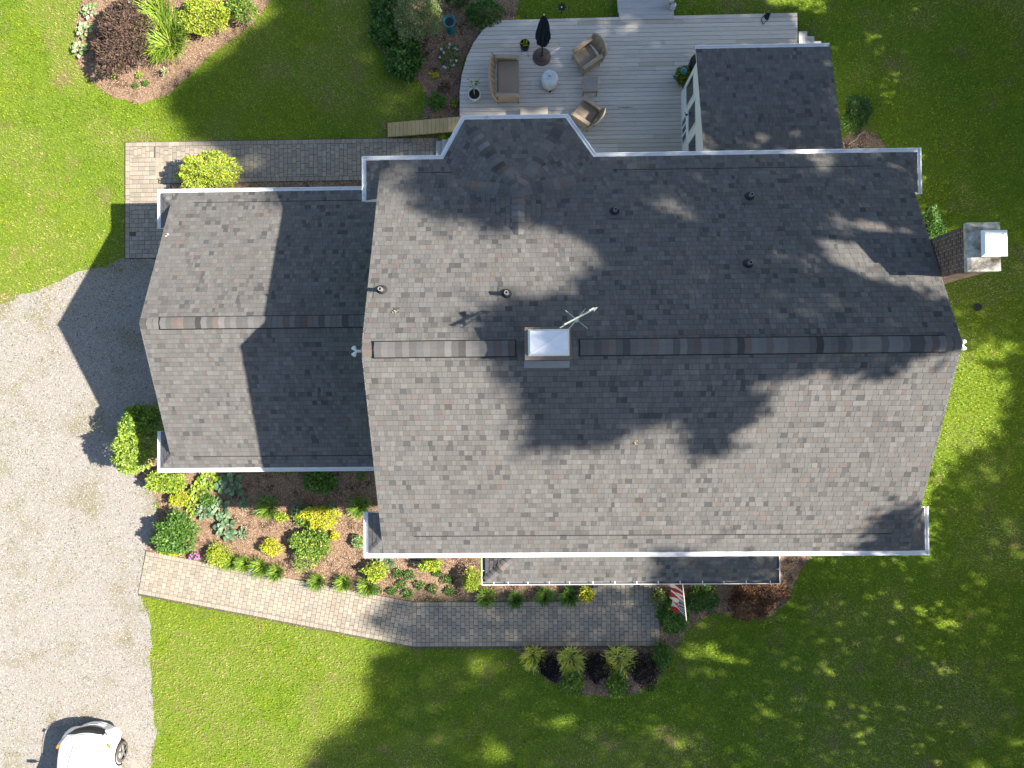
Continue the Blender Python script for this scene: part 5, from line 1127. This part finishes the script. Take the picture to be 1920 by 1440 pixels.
LIT = [(1240, 380, 34, 20), (1282, 400, 26, 14), (1545, 320, 26, 22), (1520, 292, 22, 10), (1505, 490, 30, 11), (1545, 408, 24, 9), (1690, 425, 26, 12), (1650, 510, 34, 12), (1560, 560, 34, 16), (1735, 562, 34, 18), (1510, 590, 34, 16), (1430, 605, 24, 14), (1400, 560, 18, 12), (1330, 505, 30, 10), (1300, 545, 22, 10), (1160, 690, 24, 12), (1300, 690, 26, 14), (1330, 740, 24, 16), (1250, 740, 16, 10), (1660, 610, 26, 12), (1600, 655, 40, 14), (1290, 560, 16, 8), (1440, 480, 24, 8), (1360, 610, 18, 12), (1180, 430, 20, 10), (1620, 300, 18, 10), (1700, 470, 20, 9),
       (1492, 222, 18, 14), (1505, 190, 22, 11), (1430, 180, 20, 8), (1400, 260, 20, 8), (1455, 250, 14, 6), (1520, 145, 18, 9),
       (1640, 62, 22, 34), (1678, 145, 20, 26), (1660, 178, 16, 18), (1585, 80, 14, 10), (1910, 180, 12, 18), (1715, 5, 24, 8), (1690, 30, 22, 12),
       (1042, 112, 34, 20), (1052, 100, 16, 10), (922, 128, 8, 30), (1150, 62, 30, 9), (1092, 108, 16, 14), (1185, 52, 20, 7), (780, 160, 22, 14), (735, 185, 34, 18), (700, 150, 14, 10), (770, 25, 50, 36), (650, 40, 12, 18), (690, 100, 14, 24), (585, 90, 16, 14), (475, 305, 26, 22),
       (1330, 1242, 58, 32), (1300, 1225, 36, 22), (1350, 1265, 26, 18), (1545, 1265, 24, 20), (1560, 1235, 18, 10), (1780, 1165, 34, 22), (1905, 1038, 24, 20), (920, 1410, 30, 24), (830, 1385, 20, 14), (1830, 1440, 24, 22), (1905, 1395, 18, 28), (1880, 1375, 16, 12), (1765, 1250, 20, 16), (1735, 1150, 14, 14), (1240, 1375, 22, 14), (1670, 1115, 18, 12), (905, 1245, 34, 22), (900, 1190, 36, 14), (905, 1136, 22, 10), (1850, 900, 22, 12), (1800, 900, 22, 14), (1890, 985, 20, 12), (1050, 1345, 24, 14), (1440, 1330, 18, 12), (1600, 1380, 20, 12), (1425, 1110, 26, 16), (1270, 1390, 30, 14)]
gu, gv = np.meshgrid(np.arange(280, 2150, 11.), np.arange(-150, 1600, 11.)); gu = gu.ravel()+rng.uniform(-5, 5, gu.size); gv = gv.ravel()+rng.uniform(-5, 5, gv.size)
wu = gu+34*(nz(gu, gv, 2.2)-.5); wv_ = gv+34*(nz(gu+500, gv+300, 2.2)-.5)
keep = np.zeros(gu.shape, bool)
for p in SHADE: keep |= inpoly(wu, wv_, p)
for (u, v, a, c) in LIT:
    if u > 1100 and 150 < v < 720: a, c = a*1.05+2, c*1.05+2
    elif u > 600: a, c = a*.92, c*.92
    keep &= ~(((wu-u)/a)**2+((wv_-v)/c)**2 < 1.0)
keep &= ~((nz(gu, gv, 5.5) > .735) & (gu > 1000) & (gv > 200) & (gv < 700))
pts = hit(gu[keep], gv[keep])
trees = [(21.0, -15.5), (21.5, -10.8), (22.0, 2.9), (20.8, 7.2), (21.6, 12.0), (21., 16.5), (30.5, -15), (31.5, -9.5), (31., 5.5), (30.5, 13.)]
tcol = [(.045, .10, .018), (.06, .13, .022), (.075, .15, .03), (.05, .11, .03)]
T_ = np.array(trees); NL = 7
pts = np.concatenate([pts, pts[(pts[:, 1] > 6.4) & (pts[:, 2] < 3)]]); base = np.repeat(pts, NL, 0); nb = len(base)
row2 = (21-base[:, 0])*.843+base[:, 2] < 5.5
xt = np.where(row2, 31., 21.)+rng.normal(0, 1.1, nb)
s = (xt-base[:, 0])/SD[0]; lp = base+SD*s[:, None]+unit(nb)*(np.abs(rng.normal(0, .26, (nb, 1))))
for q0, rad_ in (((kx0+kx1)/2+.1, (ky0+ky1)/2, kt+.1), .95), ((kx0+.3, ky0-.05, kt-1.2), .6):
    v_ = lp-np.array(q0); al_ = v_ @ SD; dd = np.linalg.norm(v_-al_[:, None]*SD, axis=1); kk_ = dd > rad_; lp = lp[kk_]; row2 = row2[kk_]
own = np.where(row2, 6+np.argmin(np.abs(lp[:, 1:2]-T_[None, 6:, 1]), 1), np.argmin(np.abs(lp[:, 1:2]-T_[None, :6, 1]), 1))
tl = ['tall shade tree at the far south end of the east row', 'tall shade tree second from south in the east row', 'tall shade tree facing the brick chimney in the east row', 'tall shade tree just north of the chimney in the east row', 'tall shade tree behind the sun room in the east row', 'tall shade tree at the north end of the east row', 'shade tree at the south end of the farther row', 'shade tree second from south in the farther row', 'shade tree third from south in the farther row', 'shade tree at the north end of the farther row']
for i, (tx, ty) in enumerate(trees):
    k = own == i
    if not k.any(): continue
    q = lp[k]; zt = float(np.percentile(q[:, 2], 97)); t = thing('shade_tree', (tx, ty, 0), tl[i], 'tree', 'tall trees beyond the east lawn')
    n = len(q); dr = unit(n)+np.array([0, 0, -.25]); leafmesh('crown', q, dr, unit(n), rng.uniform(.20, .34, n), rng.uniform(.15, .24, n), palette(tcol, n), 'leaf', t)
    tr = MB(); hs = np.linspace(0, zt*.80, 9); bend = [(.25*math.sin(h*.35+i), .25*math.cos(h*.3+i*2)) for h in hs]
    tr.tube([(tx+a*(h > 0), ty+b_*(h > 0), h) for h, (a, b_) in zip(hs, bend)], [.30*(1-h/zt*.9)+.03 for h in hs], 10); tr.build('trunk', 'bark', t)
    lm = MB(); nearq = q[np.abs(q[:, 1]-ty) < 1.8]; sel = nearq[rng.choice(len(nearq), min(30, len(nearq)), replace=False)]
    for p in sel:
        z0_ = max(1.5, p[2]-rng.uniform(1.2, 3.0)); z0_ = min(z0_, zt*.85); a = np.array([tx, ty, z0_]); m_ = (a+p)/2+np.array([0, 0, -.3]); lm.tube([a, m_, p], [.07, .04, .012], 5)
    lm.build('limbs', 'bark', t)
# ------------------------------------------------------------------ grass, gravel, mulch
def scatter(n, x0, x1, y0, y1): return rng.uniform(x0, x1, n), rng.uniform(y0, y1, n)
path_poly_b = [(bx0-.02, by1+.02), (bx1, by1+.02), (bx1, by0-.02), (bvx1, by0-.02), (bvx1, byb), (bx0-.02, byb)]
path_poly_f = [tuple(fa0-ax*.03), tuple(fb0-ax*.03), tuple(fb1), (jx, fy0-.03), (fex, fy0-.03), (fex, fy1), (ex1, eyt), (ex0, eyt), (ex0, fy1), (jx, fy1)]
house_poly = [[(GWX, GS+.5), (WX0, GS+.5), (WX0, GN-.5), (GWX, GN-.5)], [(WX0, WY0), (WX1, WY0), (WX1, WY1), (WX0, WY1)], [(SWX, WY1), (SWX1, WY1), (SWX1, SWY), (SWX, SWY)], [tuple(q) for q in deck_poly]]
WORN = [(*P(u, v)[:2], r, a) for u, v, r, a in ((60, 545, 2.2, .9), (160, 500, 1.6, .8), (410, 1290, 2.6, 1.), (540, 1330, 2.4, 1.), (350, 1240, 1.5, .9), (600, 1240, 2.0, .8), (480, 1400, 2.2, .9), (300, 1390, 1.0, .8), (735, 190, 1.4, .9), (470, 60, 1.4, .6), (700, 60, 1.0, .6), (230, 60, 1.0, .6), (60, 300, 2.0, .6), (870, 1330, 2.0, .6), (1600, 1350, 3.0, .7), (1750, 1300, 2.0, .6), (120, 430, 2., .7))]
WEEDS = [(*P(u, v)[:2], r) for u, v, r in ((145, 1270, .7), (160, 1310, .6), (20, 860, .9), (40, 960, .9), (90, 1090, .8), (15, 1110, .8), (140, 1010, .5), (20, 1400, 1.), (30, 700, .7), (275, 640, .7), (240, 700, .7), (20, 585, 1.1), (90, 550, 1.1), (170, 515, 1.06), (290, 1200, .5), (288, 1290, .5), (285, 1390, .5), (284, 1130, .5))]
def grass(n):
    x, y = scatter(n, -20.5, 19.5, -14.5, 16.0)
    jx_, jy_ = x+.5*(fbm(x, y, 1.6)-.5), y+.5*(fbm(x+40, y+9, 1.6)-.5)
    weed = np.zeros(n); bad = inpoly(x, y, path_poly_b) | inpoly(x, y, path_poly_f)
    for h in house_poly: bad |= inpoly(x, y, h)
    for b_ in beds: bad |= inpoly(jx_, jy_, b_)
    dry = np.clip((fbm(x+11, y+3, .42)-.555)*5, 0, 1)
    wf = np.clip(fbm(x+2, y+7, 1.3)*3.2-.75, 0, 1); wg = np.clip(fbm(x, y, 3.)*2.4-.7, 0, 1)
    for (px_, py_, r_a, amt) in WORN:
        dry = np.maximum(dry, amt*np.exp(-((x-px_)**2+(y-py_)**2)/r_a**2)*wf)
    for (px_, py_, r_a) in WEEDS: weed = np.maximum(weed, (.22 if r_a < 1.05 else .55)*np.exp(-((x-px_)**2+((y-py_)*.6)**2)/r_a**2)*wg)
    dg = inpoly(x+.7*(fbm(x, y, 3.3)-.5)+rng.normal(0, .06, n), y+.7*(fbm(x+40, y+9, 3.3)-.5)+rng.normal(0, .06, n), drive); bad |= dg & (rng.random(n) > .006+weed+.16*np.clip((fbm(x, y, .55)-.60)*5, 0, 1))
    bad |= rng.random(n) < dry*.25
    return x[~bad], y[~bad], dry[~bad], dg[~bad]
x, y, dry, dg = grass(620000); n = len(x)
a = rng.uniform(0, 6.283, n); clump = fbm(x, y, 5.0); L = (.045+.05*clump)*rng.uniform(.6, 1.3, n)*np.where(dg, .7, 1); wd = rng.uniform(.010, .020, n)
lean = rng.uniform(.35, .95, n); dx, dy = np.cos(a), np.sin(a); hz = L*np.sqrt(1-lean**2)+.01
hump = .03*fbm(x, y, 2.3)
V = np.stack([np.stack([x-dy*wd*.5, y+dx*wd*.5, hump*0+.004], 1), np.stack([x+dy*wd*.5, y-dx*wd*.5, hump*0+.004], 1), np.stack([x+dx*L*lean, y+dy*L*lean, hz+hump], 1)], 1).reshape(-1, 3)
g1, g2, g3 = np.array([.125, .275, .010]), np.array([.43, .45, .020]), np.array([.50, .40, .19])
mixv = np.clip(fbm(x+3, y+8, .35)*2.0-.62+.9*(fbm(x+6, y+1, 1.7)-.5)+rng.normal(0, .22, n)+.12, 0, 1)[:, None]; mixd = np.clip(dry*1.45+rng.normal(0, .22, n)-.06, 0, 1)[:, None]
tn = ((g1*(1-mixv)+g2*mixv)*(1-mixd)+g3*mixd)*rng.uniform(.6, 1.35, (n, 1))*(.45+1.1*fbm(x+5, y, 7.)[:, None])
g = mesh_np('grass', V, np.arange(3*n).reshape(-1, 3), 'blade', tn); g['kind'] = 'stuff'; g['label'] = 'short mown green lawn grass with dry patches'; g['category'] = 'grass'
# broad clover and weed leaves through the lawn
x, y, dry, dg = grass(170000); n = len(x); base = np.stack([x, y, np.full(n, .03)+.03*fbm(x, y, 2.3)], 1); dr = unit(n); dr[:, 2] = .25*np.abs(dr[:, 2])
c = leafmesh('clover', base, dr, np.tile([0, 0, 1.], (n, 1)), rng.uniform(.025, .055, n), rng.uniform(.02, .04, n), palette([(.14, .30, .015), (.26, .39, .022), (.44, .49, .035), (.085, .20, .012)], n, .35)*(1-.6*dry[:, None])+np.array([.46, .37, .18])*.6*dry[:, None], 'leaf', None); c['kind'] = 'stuff'; c['label'] = 'clover leaves mixed through the lawn'; c['category'] = 'clover'
u = rng.uniform(1000, 1920, 1500); v = rng.uniform(1230, 1440, 1500); k = fbm(u/100, v/100, .9) > .48; q = np.array([P(a_, b_, .05) for a_, b_ in zip(u[k], v[k])]); n = len(q)
base = np.repeat(q, 4, 0); a = np.tile(np.arange(4)*1.57, n); dr = np.stack([np.cos(a), np.sin(a), np.full_like(a, .4)], 1)
c = leafmesh('clover_flowers', base, dr, np.tile([0, 0, 1.], (len(base), 1)), .013, .012, palette([(.55, .57, .52)], len(base), .1), 'petal', None); c['kind'] = 'stuff'; c['label'] = 'white clover flowers dotting the front lawn'; c['category'] = 'flowers'
# gravel stones
x, y = scatter(90000, -20, -11, -15, 5.5); jx_, jy_ = x+.4*(fbm(x, y, 1.9)-.5), y+.4*(fbm(x+4, y+5, 1.9)-.5); k = inpoly(jx_, jy_, drive) | (inpoly(jx_-.25, jy_-.15, drive) & (rng.random(len(x)) < .10)); k &= ~inpoly(x, y, path_poly_f) & ~inpoly(x, y, path_poly_b)
x, y = x[k], y[k]; n = len(x); r0 = rng.uniform(.009, .026, n); ang = rng.uniform(0, 6.28, n)
off = np.array([[1, 0, 0], [0, 1, 0], [-1, 0, 0], [0, -1, 0], [.15, .1, .8]]); V = np.zeros((n, 5, 3)); sc = rng.uniform(.6, 1.2, (n, 5, 1))
ca, sa = np.cos(ang)[:, None], np.sin(ang)[:, None]; ox = off[None, :, 0]*ca-off[None, :, 1]*sa; oy = off[None, :, 0]*sa+off[None, :, 1]*ca
V[..., 0] = x[:, None]+ox*r0[:, None]*sc[..., 0]; V[..., 1] = y[:, None]+oy*r0[:, None]*sc[..., 0]; V[..., 2] = .011+off[None, :, 2]*r0[:, None]
i = np.arange(n)[:, None]*5; F = np.concatenate([i+np.array(f) for f in ((0, 1, 4), (1, 2, 4), (2, 3, 4), (3, 0, 4))], 1).reshape(-1, 3)
tn = palette([(.37, .345, .31), (.30, .275, .245), (.46, .435, .40), (.18, .17, .155), (.34, .30, .26), (.11, .105, .10)], n, .2)
g = mesh_np('gravel', V.reshape(-1, 3), F, 'stone', np.repeat(tn, 4, 0)); g['kind'] = 'stuff'; g['label'] = 'pale crushed gravel stones on the driveway'; g['category'] = 'gravel'
# mulch chips
X, Y, = [], []
for b_ in beds:
    xs_ = [p[0] for p in b_]; ys_ = [p[1] for p in b_]; m_ = int((max(xs_)-min(xs_))*(max(ys_)-min(ys_))*620); x, y = scatter(m_, min(xs_), max(xs_), min(ys_), max(ys_)); k = inpoly(x+.25*(fbm(x, y, 2.)-.5), y+.25*(fbm(x+9, y, 2.)-.5), b_) & ~inpoly(x, y, path_poly_f) & ~inpoly(x, y, path_poly_b); X.append(x[k]); Y.append(y[k])
x = np.concatenate(X); y = np.concatenate(Y); n = len(x); a = rng.uniform(0, 6.28, n); dr = np.stack([np.cos(a), np.sin(a), rng.uniform(-.15, .45, n)], 1)
c = leafmesh('mulch_chips', np.stack([x, y, np.full(n, .028)], 1), dr, np.tile([0, 0, 1.], (n, 1))+unit(n)*.3, rng.uniform(.03, .085, n), rng.uniform(.012, .024, n), palette([(.40, .27, .18), (.31, .20, .13), (.50, .36, .25), (.19, .12, .08), (.11, .075, .055), (.54, .41, .30)], n, .2), 'chip', None); c['kind'] = 'stuff'; c['label'] = 'shredded brown bark mulch in the garden beds'; c['category'] = 'mulch'
# ------------------------------------------------------------------ small things lying about
for (u, v, l, col, ln) in ((741, 586, 'pale fallen leaf sprig on the left of the main roof', (.34, .32, .24), .08), (1193, 829, 'tan twig lying on the sunny front roof slope', (.32, .25, .16), .09), (315, 443, 'white feather-like leaf on the garage roof edge', (.55, .54, .50), .07), (625, 493, 'tan leaf in the shaded part of the garage roof', (.40, .30, .18), .06)):
    p = hit(u, v)[0]; z = float(surf(np.array([p[0]]), np.array([p[1]]))[0])+.02; t = thing('fallen_leaf', (p[0], p[1], z), l, 'leaf'); k = 7
    a = np.linspace(0, 1, k); bs = np.stack([p[0]+a*ln, p[1]+a*ln*1.2, np.full(k, z)], 1); leafmesh('blade', bs-[ln/2, ln/2, 0], unit(k)*[1, 1, .2]+[.3, .6, .1], np.tile([0, 0, 1.], (k, 1)), ln*.9, ln*.35, palette([col], k, .1), 'dryleaf', t)
c = P(1613, 255, .03); t = thing('fallen_branch', c, 'thin pale fallen branch on the bare soil behind the house', 'branch'); MB().tube([P(1592, 270, .03), P(1606, 261, .05), P(1612, 252, .06), P(1622, 247, .05)], [.012, .010, .008, .004], 6).build('twig', 'pole', t)
c = P(1832, 576, 0); t = thing('valve_cover', c, 'dark round cover set in the east lawn', 'cover'); MB().lathe((c[0], c[1], 0), [(.13, .0), (.13, .05), (.11, .06), (.01, .06)], 18).build('lid', 'rubber', t); MB().box((c[0], c[1], .065), (.08, .02, .015)).build('grip', 'black', t)
